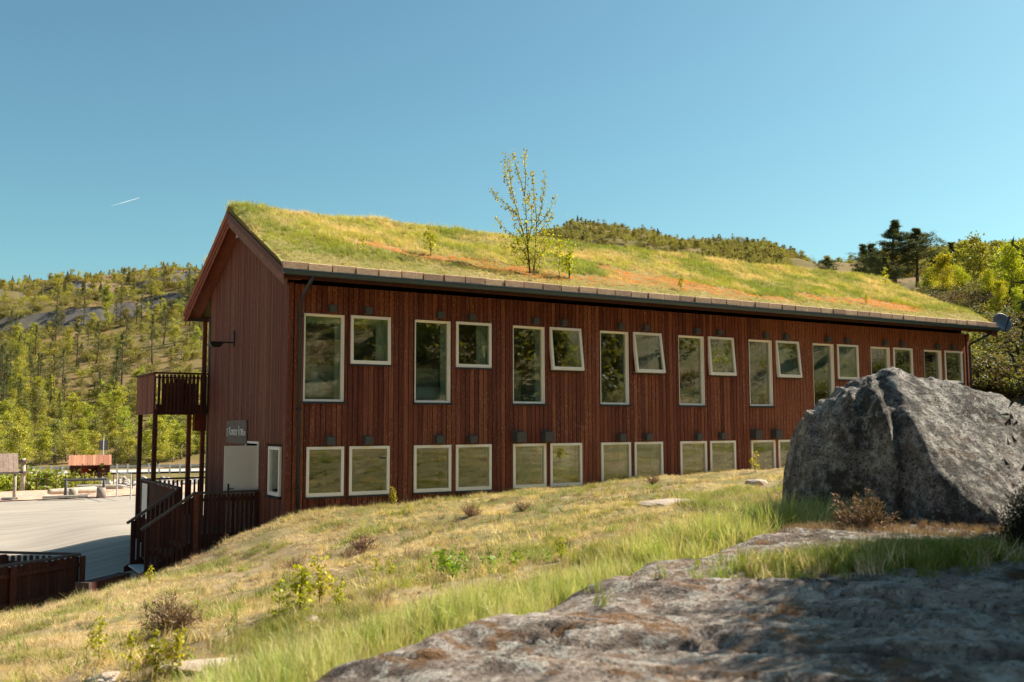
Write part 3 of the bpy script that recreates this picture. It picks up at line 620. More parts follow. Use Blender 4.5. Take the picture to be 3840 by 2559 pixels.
# ------------------------------------------------------------------ porch and balcony (parts of the building)
YG = YARD
pc = MB(); pc.box(-1.38, -.03, 1.96, 7.95, -.02, .08); porch = pc.build('porch', 'railcap', B); porch['label'] = 'dark red wooden porch with slatted railings and steps'
def slats(parent, p0, p1, zlo, zhi, pitch=.096, w=.07, mat='dark', t=.022, zlo2=None, zhi2=None, skip=None, jit=.0):
    p0 = Vector(p0); p1 = Vector(p1); L = (p1-p0).length; d = (p1-p0)/L; n = int(L/pitch); nrm = Vector((-d.y, d.x, 0)); zlo2 = zlo if zlo2 is None else zlo2; zhi2 = zhi if zhi2 is None else zhi2
    for i in range(n):
        s = (i+.5)*L/n
        if skip and skip(s): continue
        c = p0+d*s; t_ = s/L; a = zlo+(zlo2-zlo)*t_; b = zhi+(zhi2-zhi)*t_; wj = w*random.uniform(.94, 1.04)
        sl = (zhi2-zhi)/L*wj/2; sl2 = (zlo2-zlo)/L*wj/2; m = MB()
        q = [c-d*wj/2-nrm*t/2, c+d*wj/2-nrm*t/2, c+d*wj/2+nrm*t/2, c-d*wj/2+nrm*t/2]; ss = (-1, 1, 1, -1)
        m.add([(v.x, v.y, a+sl2*k) for v, k in zip(q, ss)]+[(v.x, v.y, b+sl*k) for v, k in zip(q, ss)], [(3, 2, 1, 0), (4, 5, 6, 7), (0, 1, 5, 4), (1, 2, 6, 5), (2, 3, 7, 6), (3, 0, 4, 7)])
        m.build('slat', mat, parent)
def post(parent, x, y, z0, z1, w=.1, mat='dark'):
    m = MB(); m.box(x-w/2, x+w/2, y-w/2, y+w/2, z0, z1); return m.build('post', mat, parent)
def rail(parent, p0, p1, w=.12, h=.045, mat='railcap', name='rail'): m = MB(); m.beam(p0, p1, w, h); return m.build(name, mat, parent)
# near railing, outward from the gable at Y=1.92, skirt to the ground
slats(porch, (-1.36, 1.92, 0), (-.02, 1.92, 0), -.45, 1.04, .096, .068, skip=None)
rail(porch, (-1.47, 1.92, 1.085), (-.01, 1.92, 1.085)); rail(porch, (-1.36, 1.955, .93), (-.02, 1.955, .93), .04, .07, 'dark'); rail(porch, (-1.36, 1.955, .14), (-.02, 1.955, .14), .04, .07, 'dark')
m = MB(); m.box(-1.36, -.02, 1.94, 1.958, -.55, .0); m.build('skirt', 'dark', porch)
post(porch, -1.41, 1.92, -.8, 1.06, .11, 'red'); post(porch, -.06, 1.87, -.3, 1.06, .09)
# outer railing parallel to the gable
slats(porch, (-1.41, 3.62, 0), (-1.41, 7.9, 0), -.6, 1.06, .096, .07); rail(porch, (-1.41, 3.55, 1.105), (-1.41, 8.0, 1.105)); rail(porch, (-1.375, 3.6, .95), (-1.375, 7.9, .95), .04, .07, 'dark')
post(porch, -1.41, 3.57, -.75, 1.08, .1); post(porch, -1.41, 7.96, -.75, 1.08, .1)
# back railing
slats(porch, (-1.36, 7.96, 0), (.6, 7.96, 0), .06, 1.06, .11, .055); rail(porch, (-1.46, 7.96, 1.105), (.7, 7.96, 1.105))
m = MB(); m.box(-1.36, .6, 7.9, 7.93, -.6, .05); m.build('skirt', 'dark', porch)
m = MB(); m.box(-1.452, -1.446, 7.15, 7.86, .1, 1.02); sheet = m.build('notice_sheet', 'doorwhite', porch); sheet['label'] = 'white sheet fixed to the porch railing'
# steps
for k in range(4):
    z = .08-.165*(k+1); xo = -1.41-.27*k; m = MB(); m.box(xo-.29, xo-.005, 1.99, 3.5, z-.03, z); m.build('step', 'steel' if k == 3 else 'railcap', porch)
for yy in (1.97, 3.52): m = MB(); m.prism([(-1.42, yy-.02, .05), (-2.6, yy-.02, -.62), (-2.6, yy-.02, -.78), (-1.42, yy-.02, -.25)], (0, .035, 0)); m.build('stringer', 'dark', porch)
for yy, x1_, z1_ in ((1.92, -2.47, .41), (3.57, -2.47, .41)):
    slats(porch, (-1.44, yy, 0), (-2.44, yy, 0), -.5, 1.03, .1, .072, zlo2=-.62, zhi2=.37); rail(porch, (-1.41, yy, 1.1), (-2.55, yy, .35), .1, .05); post(porch, -2.42, yy, -.8, .4, .08)
# balcony at the rear corner
bc = MB(); bc.box(-1.36, 2.5, 6.83, 9.25, 2.9, 3.0); balc = bc.build('balcony', 'dark', B); balc['label'] = 'dark red slatted balcony on tall posts'
slats(balc, (-1.34, 6.8, 0), (-.03, 6.8, 0), 2.9, 3.94, .098, .062); rail(balc, (-1.44, 6.8, 3.975), (.0, 6.8, 3.975), .1, .05, 'dark')
m = MB(); m.box(-1.36, -.03, 6.815, 6.83, 2.86, 3.14); m.build('skirt', 'dark', balc)
slats(balc, (-1.4, 6.84, 0), (-1.4, 9.28, 0), 2.88, 3.94, .1, .096, 'red'); rail(balc, (-1.4, 6.76, 3.97), (-1.4, 9.32, 3.97), .1, .05, 'dark')
m = MB(); m.box(-1.385, -1.372, 6.84, 9.26, 2.9, 3.92); m.build('skirt', 'dark', balc)
slats(balc, (-1.34, 9.28, 0), (3.5, 9.28, 0), 3.02, 3.94, .12, .06); rail(balc, (-1.44, 9.28, 3.975), (3.5, 9.28, 3.975), .1, .05, 'dark')
for (px, py, zt) in ((-1.36, 8.91, 2.9), (-1.36, 6.66+.2, 2.9), (-.22, 8.0, 2.9), (.14, 7.9, 5.6)): post(balc, px, py, -.8, zt, .11, 'red' if px > -1 else 'dark')
m = MB(); m.box(-.12, .25, 7.75, 8.0, 2.42, 2.88); m.build('joist_box', 'bargered', balc)
m = MB(); m.box(-.35, .6, 7.82, 7.98, 5.52, 5.62); m.build('eaves_beam', 'railcap', B)
m = MB(); m.tube([(-.42, YL+.02, roofz(YL)-.08), (3, YL+.02, roofz(YL)-.08)], .06, 8); m.build('gutter', 'steel', B)
# door standing open, seen face on
m = MB(); m.box(-.76, -.005, 2.03, 2.075, .1, 2.11); door = m.build('door', 'doorwhite', B); door['label'] = 'white door standing open'
m = MB(); m.box(-.7, -.66, 2.018, 2.03, 1.02, 1.26); m.tube([(-.68, 2.02, 1.15), (-.68, 1.975, 1.15), (-.57, 1.975, 1.15)], .011, 6); m.build('handle', 'black', door)
m = MB(); m.box(-.775, -.761, 2.03, 2.075, .12, 2.1); m.build('edge_strip', 'steel', door)
m = MB(); m.box(-.035, .1, DOOR[0]-.05, DOOR[0], .08, 2.2); m.box(-.035, .1, DOOR[1], DOOR[1]+.05, .08, 2.2); m.box(-.035, .1, DOOR[0]+.001, DOOR[1]-.001, 2.15, 2.2); m.build('door_frame', 'white', B)

# things fixed to or standing on the building
sg = empty('office_sign', (-.05, 3.75, 2.12), label='weathered grey wooden sign lettered Kontor and Office above the white door', category='sign')
m = MB(); m.prism([(-.06, 2.86, 2.13), (-.06, 4.62, 2.13), (-.06, 4.62, 2.69), (-.06, 2.93, 2.7), (-.06, 2.88, 2.6)], (.03, 0, 0)); m.build('board', 'signgrey', sg)
def text(body, width, height, y, z, nm):
    cu = bpy.data.curves.new(nm, 'FONT'); cu.body = body; cu.size = 1; cu.extrude = .004; tmp = bpy.data.objects.new(nm, cu); COL.objects.link(tmp)
    bpy.context.view_layer.update(); me = bpy.data.meshes.new_from_object(tmp.evaluated_get(bpy.context.evaluated_depsgraph_get())); bpy.data.objects.remove(tmp); bpy.data.curves.remove(cu)
    co = np.empty(len(me.vertices)*3); me.vertices.foreach_get('co', co); co = co.reshape(-1, 3); lo_, hi_ = co.min(0), co.max(0)
    u = (co[:, 0]-lo_[0])/(hi_[0]-lo_[0])*width; v = (co[:, 1]-lo_[1])/(hi_[1]-lo_[1])*height
    me.vertices.foreach_set('co', np.c_[-.0635-co[:, 2], y-u, z+v].ravel()); me.update(); me.materials.append(M['letter']); return obj(nm, me, sg)
text('Kontor', .76, .21, 4.36, 2.33, 'lettering'); text('|', .03, .26, 3.50, 2.31, 'lettering'); text('Office', .47, .16, 3.41, 2.33, 'lettering'); text('[', .06, .2, 4.56, 2.3, 'lettering')
wl = empty('wall_lamp', (0, 4.25, 4.6), label='black lamp on a bracket high on the gable wall', category='lamp')
m = MB(); m.box(-.05, -.026, 4.18, 4.3, 4.55, 4.95); m.beam((-.04, 4.24, 4.65), (-.42, 4.3, 4.65), .04, .04); m.build('bracket', 'black', wl)
m = MB(); m.box(-.62, -.3, 4.2, 4.42, 4.59, 4.66); m.prism([(-.6, 4.22, 4.59), (-.32, 4.22, 4.59), (-.36, 4.24, 4.53), (-.56, 4.24, 4.53)], (0, .18, 0)); m.build('lamp_head', 'black', wl)
fl = empty('floodlight', (-.2, 3.6, 7.2), label='small grey floodlight under the roof peak', category='lamp')
m = MB(); m.box(-.16, -.03, 3.48, 3.74, 7.2, 7.32); m.build('housing', 'vent', fl); m = MB(); m.box(-.172, -.161, 3.51, 3.71, 7.22, 7.3); m.build('lens', 'steel', fl)
sdh = empty('satellite_dish', (XE+.5, -.6, 5.6), label='dark blue satellite dish on the far roof corner', category='dish')
m = MB(); dc = Vector((XE+.85, -.75, 6.0)); ax = Vector((-.35, -.85, .3)).normalized(); e1 = ax.cross(Vector((0, 0, 1))).normalized(); e2 = e1.cross(ax)
vs_ = [dc+ax*-.08]; fs_ = []
for k in range(1, 5):
    for j in range(20): a = 2*math.pi*j/20; rr_ = .34*k/4; vs_.append(dc+ax*(-.08+.08*(k/4)**2)+e1*rr_*math.cos(a)+e2*rr_*1.05*math.sin(a))
for j in range(20): fs_.append((0, 1+j, 1+(j+1) % 20))
for k in range(3):
    for j in range(20): fs_.append((1+k*20+j, 1+(k+1)*20+j, 1+(k+1)*20+(j+1) % 20, 1+k*20+(j+1) % 20))
m.add(vs_, fs_); dob = m.build('reflector', 'dish', sdh, True); dob.modifiers.new('thick', 'SOLIDIFY').thickness = .012
m = MB(); m.beam(dc-e2*.33, dc+ax*.38, .025, .025); m.beam(dc-ax*.08, (XE+.46, -.5, 5.7), .04, .04); m.build('arm', 'black', sdh); m = MB(); m.beam(dc+ax*.36, dc+ax*.46, .07, .07); m.build('receiver', 'black', sdh)

# furniture seen through the upper windows
def bed(bx, label, zoff=0):
    e = empty('bed', (bx, .9, 2.85), label=label, category='bed')
    m = MB(); m.box(bx-.4, bx+1.15, .42, 1.32, 3.16, 3.26); m.box(bx-.4, bx+1.15, 1.27, 1.33, 3.26, 3.95); m.build('frame', 'doorwhite', e)
    for px in (bx-.35, bx+1.05):
        for py in (.47, 1.2): m = MB(); m.box(px, px+.07, py, py+.07, 2.85, 3.16); m.build('leg', 'doorwhite', e)
    nu, nv = 24, 14; g_u, g_v = np.meshgrid(np.linspace(bx-.42, bx+1.12, nu), np.linspace(.37, 1.29, nv), indexing='ij'); zz = 3.34+.16*fbm(g_u*2.3, g_v*2.5, 80)+.05*fbm(g_u*7, g_v*7, 81)+zoff*np.exp(-((g_u-bx-.35)/.22)**2-((g_v-.8)/.3)**2)
    zz[:, 0] = 3.2; zz[0, :] = 3.22; zz[-1, :] = 3.22
    obj('duvet', npmesh('duvet', np.c_[g_u.ravel(), g_v.ravel(), zz.ravel()], gridfaces(nu, nv), 'cloth', True), e)
bed(.45, 'white bed with a heaped pillow behind the tall window next to the gable corner', .42)
for b, nm in ((1, 'second'), (3, 'fourth'), (4, 'fifth'), (5, 'sixth')): bed(.3257+2.6446*b+.1, 'white bed behind the %s tall window from the gable' % nm)
xb = .3257+2.6446*2; ch = empty('armchair', (xb+.35, .8, 2.85), label='cream armchair with tall rounded back behind the third tall window', category='chair')
m = MB(); m.prism([(xb+.1, .62, 3.3), (xb+.62, .62, 3.3), (xb+.6, .58, 3.75), (xb+.52, .56, 3.93), (xb+.36, .55, 3.98), (xb+.2, .56, 3.93), (xb+.12, .58, 3.75)], (0, .12, 0)); m.build('backrest', 'yellowchair', ch)
m = MB(); m.box(xb+.1, xb+.62, .62, 1.15, 3.15, 3.3); m.build('seat', 'yellowchair', ch)
for px in (xb+.14, xb+.54):
    for py in (.66, 1.08): m = MB(); m.box(px, px+.04, py, py+.04, 2.85, 3.15); m.build('leg', 'greywood', ch)
# round tub on the balcony, seen through the slats
tb = empty('wooden_tub', (-.6, 7.6, 3.0), label='round red wooden tub standing on the balcony behind the slats', category='tub')
for j in range(22):
    a = 2*math.pi*j/22; cx, cy = -.58+.42*math.cos(a), 7.5+.42*math.sin(a); m = MB(); d = Vector((-math.sin(a), math.cos(a), 0)); m.beam((cx, cy, 3.0), (cx, cy, 3.72), .115, .03, (math.cos(a), math.sin(a), 0)); m.build('stave', 'bargered', tb)
for z in (3.1, 3.6):
    m = MB(); m.tube([(-.58+.445*math.cos(2*math.pi*j/24), 7.5+.445*math.sin(2*math.pi*j/24), z) for j in range(25)], .012, 5); m.build('hoop', 'black', tb)

# ------------------------------------------------------------------ fence at the foot of the slope
def fence(name, label, runs, top, h, gap):
    e = empty(name, (runs[0][0][0], runs[0][0][1], top-h), label=label, category='fence')
    for (p0, p1, tight) in runs:
        p0 = Vector((p0[0], p0[1], 0)); p1 = Vector((p1[0], p1[1], 0)); L = (p1-p0).length; d = (p1-p0)/L; nr_ = Vector((-d.y, d.x, 0)); pit = .1 if tight else .135; n_ = int(L/pit)
        for i in range(n_):
            c_ = p0+d*((i+.5)*L/n_); m = MB(); wj = .094 if tight else .07; m.beam((c_.x, c_.y, top-h), (c_.x, c_.y, top-.05+random.uniform(-.008, .004)), wj, .022, nr_); m.build('slat', 'dark', e)
        m = MB(); m.beam((p0.x, p0.y, top), (p1.x, p1.y, top), .12, .04); m.build('rail', 'railcap', e)
        for zz in (top-.2, top-h+.25): m = MB(); q = nr_*.035; m.beam((p0.x+q.x, p0.y+q.y, zz), (p1.x+q.x, p1.y+q.y, zz), .045, .07); m.build('rail', 'dark', e)
        for i in range(int(L/1.6)+2):
            c_ = p0+d*min(L, i*1.6)+nr_*.1; m = MB(); m.box(c_.x-.05, c_.x+.05, c_.y-.05, c_.y+.05, top-h-.2, top-.03); m.build('post', 'dark', e)
    return e
p1 = onz(-.02, 182, 1274); p2 = onz(-.02, -60, 1311); p3 = onz(-.02, -60, 1268)
fence('plank_fence', 'dark red plank fence with grey rail at the foot of the grassy bank', [(p1, p2, True), (p1+np.array([-.02, .05, 0]), p3, False)], -.02, .98, 0)
a = onz(-.42, 190, 1345); b = onz(-.42, 286, 1322); a[2] = b[2] = -.5
bm_ = empty('timber_beam', a, label='dark squared timber beam lying between the fence and the porch steps', category='beam')
m = MB(); m.beam(a, b, .28, .24); m.build('beam', 'dark', bm_); m = MB(); dd = (b-a)/np.linalg.norm(b-a); m.beam(b-dd*.06, b+dd*.02, .3, .26); m.beam(a-dd*.02, a+dd*.06, .3, .26); m.build('end_band', 'railcap', bm_)

# ------------------------------------------------------------------ things in and beyond the yard
def yp(x, y, dep): p = P(x, y, dep); return p
def frame_at(p):   # local right / forward axes as seen from the slope
    f_ = np.array([p[0]-CAM[0], p[1]-CAM[1]]); f_ /= np.linalg.norm(f_); return np.array([f_[1], -f_[0], 0]), np.array([f_[0], f_[1], 0])
D0 = 52.0; pxm = 2220.5/D0
# open shed with plank roof, left edge
sp = onz(YARD, 5, 1150); D = (sp-CAM)@FW; r_, f_ = frame_at(sp); k = D/2220.5
sh = empty('open_shed', sp, label='small open shed with pale plank roof on log posts at the yard edge', category='shed')
for j in range(9):
    x0 = -1.15+j*.2; m = MB(); q0 = sp+r_*x0+np.array([0, 0, 2.0])+f_*.75; q1 = sp+r_*(x0+.05)+np.array([0, 0, 1.22])-f_*.3
    m.beam(q0, q1, .188, .03, (0, 0, 1)); m.build('roof_plank', 'paleroof', sh)
m = MB(); m.beam(sp+r_*-1.2+np.array([0, 0, 1.17])-f_*.25, sp+r_*.6+np.array([0, 0, 1.17])-f_*.25, .07, .08); m.build('beam', 'greywood', sh)
for dx, dy, hh_ in ((.46, -.2, 1.15), (-1.1, -.2, 1.15), (.46, .7, 1.85)):
    q = sp+r_*dx+f_*dy; m = MB(); m.tube([q+[0, 0, -.1], q+[.01, 0, hh_*.5], q+[0, 0, hh_]], [.07, .065, .06], 9); m.build('post', 'log', sh, True)
for j in range(9):
    q = sp+r_*(-1.15+j*.12)+f_*.3; m = MB(); m.beam(q, q+[0, 0, 1.35], .115, .03, f_); m.build('wall_plank', 'red', sh)
q = sp+r_*.25-f_*.35; m = MB(); m.beam(q-r_*.3+[0, 0, .08], q+r_*.35+[0, 0, .07], .3, .14); m.build('step', 'greywood', sh)
q = sp+r_*.15-f_*.8; ma = MB(); ma.prism([tuple(q-r_*.3+[0, 0, .0]), tuple(q+r_*.3+[0, 0, 0]), tuple(q+r_*.14+[0, 0, .1]), tuple(q-r_*.08+[0, 0, .1])], tuple(f_*.35)); ma.build('stone', 'vent', None, label='low dark stone lying in front of the open shed', category='stone')
# log post with wooden collars
q = onz(YARD-.05, 52, 1118); q = onz(YARD, 51, 1140); q = P(51, 1116, D+6); q[2] = YARD; lp = empty('log_post', q, label='tall pale log post with dark collars beside the open shed', category='post')
m = MB(); hh_ = (1116-1058)*(D+6)/2220.5+.35; m.tube([q, q+[.02, 0, hh_*.5], q+[0, 0, hh_]], [.12, .115, .11], 10); m.build('log', 'log', lp, True)
for z_ in (hh_*.55, hh_*.9):
    m = MB(); m.tube([q+[0, 0, z_], q+[0, 0, z_+.09]], .28, 12); m.build('collar', 'railcap', lp)
# swing frame with logs
q = onz(YARD, 200, 1143); D = (q-CAM)@FW; r_, f_ = frame_at(q); kk = D/2220.5
sw = empty('climbing_frame', q, label='low dark pole frame over logs on the wood chips', category='climbing frame')
xl, xr = (155-200)*kk, (235-200)*kk; ht = 40*kk
for xx in (xl, xr):
    for s_ in (-1, 1):
        m = MB(); m.tube([q+r_*(xx-.05*s_)+f_*s_*.35, q+r_*xx+[0, 0, ht]], .05, 8); m.build('leg', 'vent', sw)
m = MB(); m.tube([q+r_*(xl-.1)+[0, 0, ht], q+r_*(xr+.1)+[0, 0, ht]], .055, 8); m.build('crossbar', 'vent', sw)
def logthing(name, label, a, b, ra, rb, cat='log', mat='log'):
    m = MB(); a = np.array(a); b = np.array(b); d_ = b-a; m.tube([a, a+d_*.06, a+d_*.5, b-d_*.05, b], [ra*.75, ra, (ra+rb)/2, rb, rb*.7], 10); return m.build(name, mat, None, True, label=label, category=cat)
def gp(x, y, z=YARD+.04): return onz(z, x, y)
o_ = np.array([0, 0, .2])
logthing('balance_log', 'long pale log lying on wood chips, pointed end left of the pole frame', gp(110, 1141)+o_, gp(222, 1135)+o_, .13, .16)
logthing('balance_log', 'long pale log lying on wood chips behind the pole frame', gp(172, 1130)+o_, gp(284, 1128)+o_, .13, .12)
for x_, y_, lb in ((168, 1144, 'short upright log stump under the pole frame, left one'), (232, 1142, 'short upright log stump at the right leg of the pole frame')):
    a = gp(x_, y_); st_ = MB(); st_.tube([a-[0, 0, .05], a+[0, 0, .2], a+[0, 0, .4]], [.2, .19, .19], 12); st_.build('log_stump', 'log', None, True, label=lb.replace(', left one', ' between the two balance logs'), category='stump')
a = gp(150, 1147); st_ = MB(); st_.beam(a-r_*.9+[0, 0, .1], a+r_*.9+[0, 0, .1], .3, .1); st_.build('plank_step', 'greywood', None, label='flat grey plank lying at the left foot of the pole frame', category='plank')
for nme, x0, x1, y0, lb in (('hitch_rail', 268, 306, 1142, 'thin grey metal barrier beside the porch posts'),):
    e = empty(nme, gp(x0, y0), label=lb, category='barrier')
    a = gp(x0, y0); b = gp(x1-6, y0+6); 
    for t_ in (a, b): m = MB(); m.tube([t_, t_+[0, 0, 1.1]], .03, 7); m.build('post', 'steel', e)
    m = MB(); m.tube([a+[0, 0, 1.08], b+[0, 0, 1.08]], .028, 7); m.build('rail', 'steel', e); m = MB(); m.tube([a+[0, 0, .5], b+[0, 0, .5]], .022, 7); m.build('rail', 'steel', e)
# thin fence behind the play ground
e = empty('wire_fence', gp(110, 1124), label='thin dark post and wire fence behind the wood chips', category='fence')
for j in range(13):
    x_ = 40+j*22; a = onz(YARD+.02, x_, 1127.5-j*.25); m = MB(); m.tube([a-[0, 0, .2], a+[0, 0, .85]], .018, 6); m.build('post', 'dark', e)
for z_ in (.3, .58, .83):
    m = MB(); m.tube([onz(YARD, 40, 1127.5)+[0, 0, z_], onz(YARD, 304, 1124.5)+[0, 0, z_]], .006, 5); m.build('wire', 'vent', e)
# red kiosk across the water
q = P(206, 1096, 76.); r_, f_ = frame_at(q); kk = 76/2220.5; ks = empty('red_kiosk', q, label='small dark red kiosk with orange tiled roof on the river bank', category='kiosk')
wx = 42*kk; hw = 27*kk
m = MB(); m.prism([tuple(q-r_*wx), tuple(q-r_*wx*.46), tuple(q-r_*wx*.46+[0, 0, hw]), tuple(q-r_*wx+[0, 0, hw])], tuple(f_*2.4)); m.prism([tuple(q+r_*wx*.42), tuple(q+r_*wx), tuple(q+r_*wx+[0, 0, hw]), tuple(q+r_*wx*.42+[0, 0, hw])], tuple(f_*2.4))
m.prism([tuple(q-r_*wx*.459), tuple(q+r_*wx*.419), tuple(q+r_*wx*.419+[0, 0, hw*.22]), tuple(q-r_*wx*.459+[0, 0, hw*.22])], tuple(f_*2.4)); m.prism([tuple(q+f_*2.2-r_*wx*.459+[0, 0, hw*.22]), tuple(q+f_*2.2+r_*wx*.419+[0, 0, hw*.22]), tuple(q+f_*2.2+r_*wx*.419+[0, 0, hw]), tuple(q+f_*2.2-r_*wx*.459+[0, 0, hw])], tuple(f_*.1)); m.build('wall', 'red', ks)
m = MB(); y0 = -.06
for aa, bb, cc, dd_ in ((-.49, -.45, .18, 1), (.4, .44, .18, 1), (-.449, .399, .18, .25), (-1.02, -.96, 0, 1), (.97, 1.02, 0, 1)):
    m.prism([tuple(q+f_*y0+r_*wx*aa+[0, 0, hw*cc]), tuple(q+f_*y0+r_*wx*bb+[0, 0, hw*cc]), tuple(q+f_*y0+r_*wx*bb+[0, 0, hw*dd_]), tuple(q+f_*y0+r_*wx*aa+[0, 0, hw*dd_])], tuple(f_*.05))
m.build('trim', 'bargered', ks)
for j in range(16):
    a0 = -wx*1.08+j*wx*2.16/16; m = MB(); a = q+r_*(a0+.1)+[0, 0, hw-.03]-f_*.35; b = q+r_*(a0+.1)+[0, 0, hw+.72]+f_*1.2; m.beam(a, b, wx*2.16/16*.96, .05+.03*(j % 2)); m.build('roof_tile', 'tile', ks)
for j in range(5):
    m = MB(); t_ = q+r_*(-wx*.9+j*wx*.45)+f_*.5; m.box(t_[0]-.14, t_[0]+.14, t_[1]-.14, t_[1]+.14, t_[2]-.7, t_[2]-.01); m.build('stilt', 'log', ks)
q = P(236, 1075, 90); r_, f_ = frame_at(q); q[2] = -1.6; s2 = empty('road_sign', q, label='square grey road sign seen from behind above the kiosk', category='sign')
m = MB(); m.tube([q, q+[0, 0, 3.1]], .05, 7); m.build('post', 'steel', s2); m = MB(); c_ = q+[0, 0, 1.9]; m.prism([tuple(c_-r_*.4), tuple(c_+r_*.4), tuple(c_+r_*.4+[0, 0, .9]), tuple(c_-r_*.4+[0, 0, .9])], tuple(f_*.04)); m.build('plate', 'signgrey', s2)
# guard rail
e = empty('guard_rail', (*xy(-40, 80), -1.5), label='pale guard rail on posts along the road across the river', category='guard rail'); pr = []
for t_ in np.radians(np.linspace(-40, -8, 60)):
    p_ = xy(90.4*math.sin(t_), 90.4*math.cos(t_)); pr.append((*p_, -.95)); m = MB(); m.box(p_[0]-.06, p_[0]+.06, p_[1]-.06, p_[1]+.06, -1.8, -.75); m.build('post', 'steel', e)
m = MB()
for i in range(len(pr)-1): m.beam(pr[i], pr[i+1], .06, .2)
m.build('rail', 'steel', e)
# stones along the river bank
sm_ = N('river_stone'); n1 = sm_.noise(sm_.geo(), 2, 5); sm_.principled(sm_.mix(n1, (.3, .27, .25), (.55, .5, .46)), .9, n1, .4, .03, .2); M['stone'] = sm_.m
def rockmesh(name, seed, mat='stone', sub=2, amp=.35):
    import bmesh; bmm = bmesh.new(); bmesh.ops.create_icosphere(bmm, subdivisions=sub, radius=1); co = np.array([v.co[:] for v in bmm.verts]); k = 1+amp*(vn3(co*1.4+seed*5, seed)-.5)*2+amp*.4*(vn3(co*3.5+seed, seed)-.5)
    for v, s_ in zip(bmm.verts, k): v.co *= s_
    me = bpy.data.meshes.new(name); bmm.to_mesh(me); bmm.free(); me.materials.append(M[mat]); return me
RK = [rockmesh('rock%d' % i, i+1) for i in range(4)]
n = 900; t_ = np.radians(rng.uniform(-34, -12, n)); rd = np.where(rng.random(n) < .75, rng.normal(85.2, 1.2, n), rng.normal(60, .8, n)); p_ = xy(rd*np.sin(t_), 0*t_)+np.multiply.outer(rd*np.cos(t_), FH); zz = terrain(p_[:, 0], p_[:, 1]); zz = np.maximum(zz, -3.02)
sc_ = rng.uniform(.1, .42, n); scatter('bank_stones', np.c_[p_, zz], rng.uniform(0, 6, (n, 3)), np.c_[sc_*1.2, sc_, sc_*.7], np.full((n, 3), .5), RK, rng.integers(0, 4, n), kind='stuff', label='loose pale stones along the river banks')

# ------------------------------------------------------------------ foreground rock slab
SE = [(-2.9, 2.2), (-2.2, 3.0)]+[(float(uv(P(*q))[0]), float(uv(P(*q))[1])) for q in ((560, 1590, 4.4), (650, 1560, 4.7), (900, 1470, 5.3), (1200, 1388, 6.0), (1420, 1312, 6.8), (1600, 1257, 7.5), (1790, 1207, 8.4), (1950, 1192, 8.8), (2150, 1196, 8.9), (2500, 1196, 9.0))]
SE = np.array(SE)
SEP = np.concatenate([SE, [[5.6, 9], [7, 6], [6.5, 1], [-2.9, 1.0]]])
def poly_sd(u, v, poly):
    u = np.asarray(u, float); v = np.asarray(v, float); d = np.full(u.shape, 1e9); ins = np.zeros(u.shape, bool); n = len(poly)
    for i in range(n):
        a = poly[i]; b = poly[(i+1) % n]; e = b-a; t = np.clip(((u-a[0])*e[0]+(v-a[1])*e[1])/(e@e), 0, 1); d = np.minimum(d, np.hypot(u-a[0]-t*e[0], v-a[1]-t*e[1]))
        c_ = ((a[1] > v) != (b[1] > v)) & (u < (b[0]-a[0])*(v-a[1])/(b[1]-a[1]+1e-12)+a[0]); ins ^= c_
    return np.where(ins, -d, d)
sc = []
for q in ((560, 1590, 4.3), (650, 1560, 4.7), (900, 1470, 5.3), (1200, 1388, 6.0), (1420, 1312, 6.8), (1600, 1257, 7.5), (1790, 1207, 8.4), (1950, 1192, 8.8), (2150, 1210, 8.6), (2353, 1220, 8.2), (1200, 1568, 4.1), (1700, 1568, 3.75), (2353, 1568, 3.5), (1700, 1420, 4.9), (2100, 1400, 4.75), (2353, 1360, 5.1), (1500, 1450, 4.9), (2000, 1290, 6.4), (1750, 1290, 6.7), (2353, 1290, 6.2)):
    p_ = P(*q); a = uv(p_); sc.append((a[0], a[1], p_[2]))
sc += [(6, 8, 1.75), (6, 3, 1.75), (0, 1.0, 1.25), (3, .8, 1.35), (-2.6, 2.4, 1.0)]
sc = np.array(sc, float); SW = tps_fit(sc, .01)
def slab_z(u, v):
    sd = poly_sd(u, v, SEP); z = tps(sc, SW, u, v)
    a = u*.86-v*.5; b = u*.5+v*.86; st = fbm(a*.55+.4*fbm(u, v, 30), b*2.6, 31); z = z+(st-.5)*.2+np.exp(-(np.abs(fbm(a*.5, b*2.2, 33)-.5)/.02)**2)*-.07+(fbm(u*5, v*5, 34)-.5)*.05+(fbm(a*6, b*12, 36)-.5)*.03
    z = z-np.where(sd > -.3, (sd+.3)**2*1.1, 0)-np.where(sd > 0, sd*1.4, 0)
    return z, sd
nu, nv = 330, 300; gu, gv = np.meshgrid(np.linspace(-3.6, 7.2, nu), np.linspace(.8, 9.8, nv), indexing='ij'); sz, ssd = slab_z(gu, gv); p_ = CAM[:2]+gu[..., None]*RH+gv[..., None]*FH
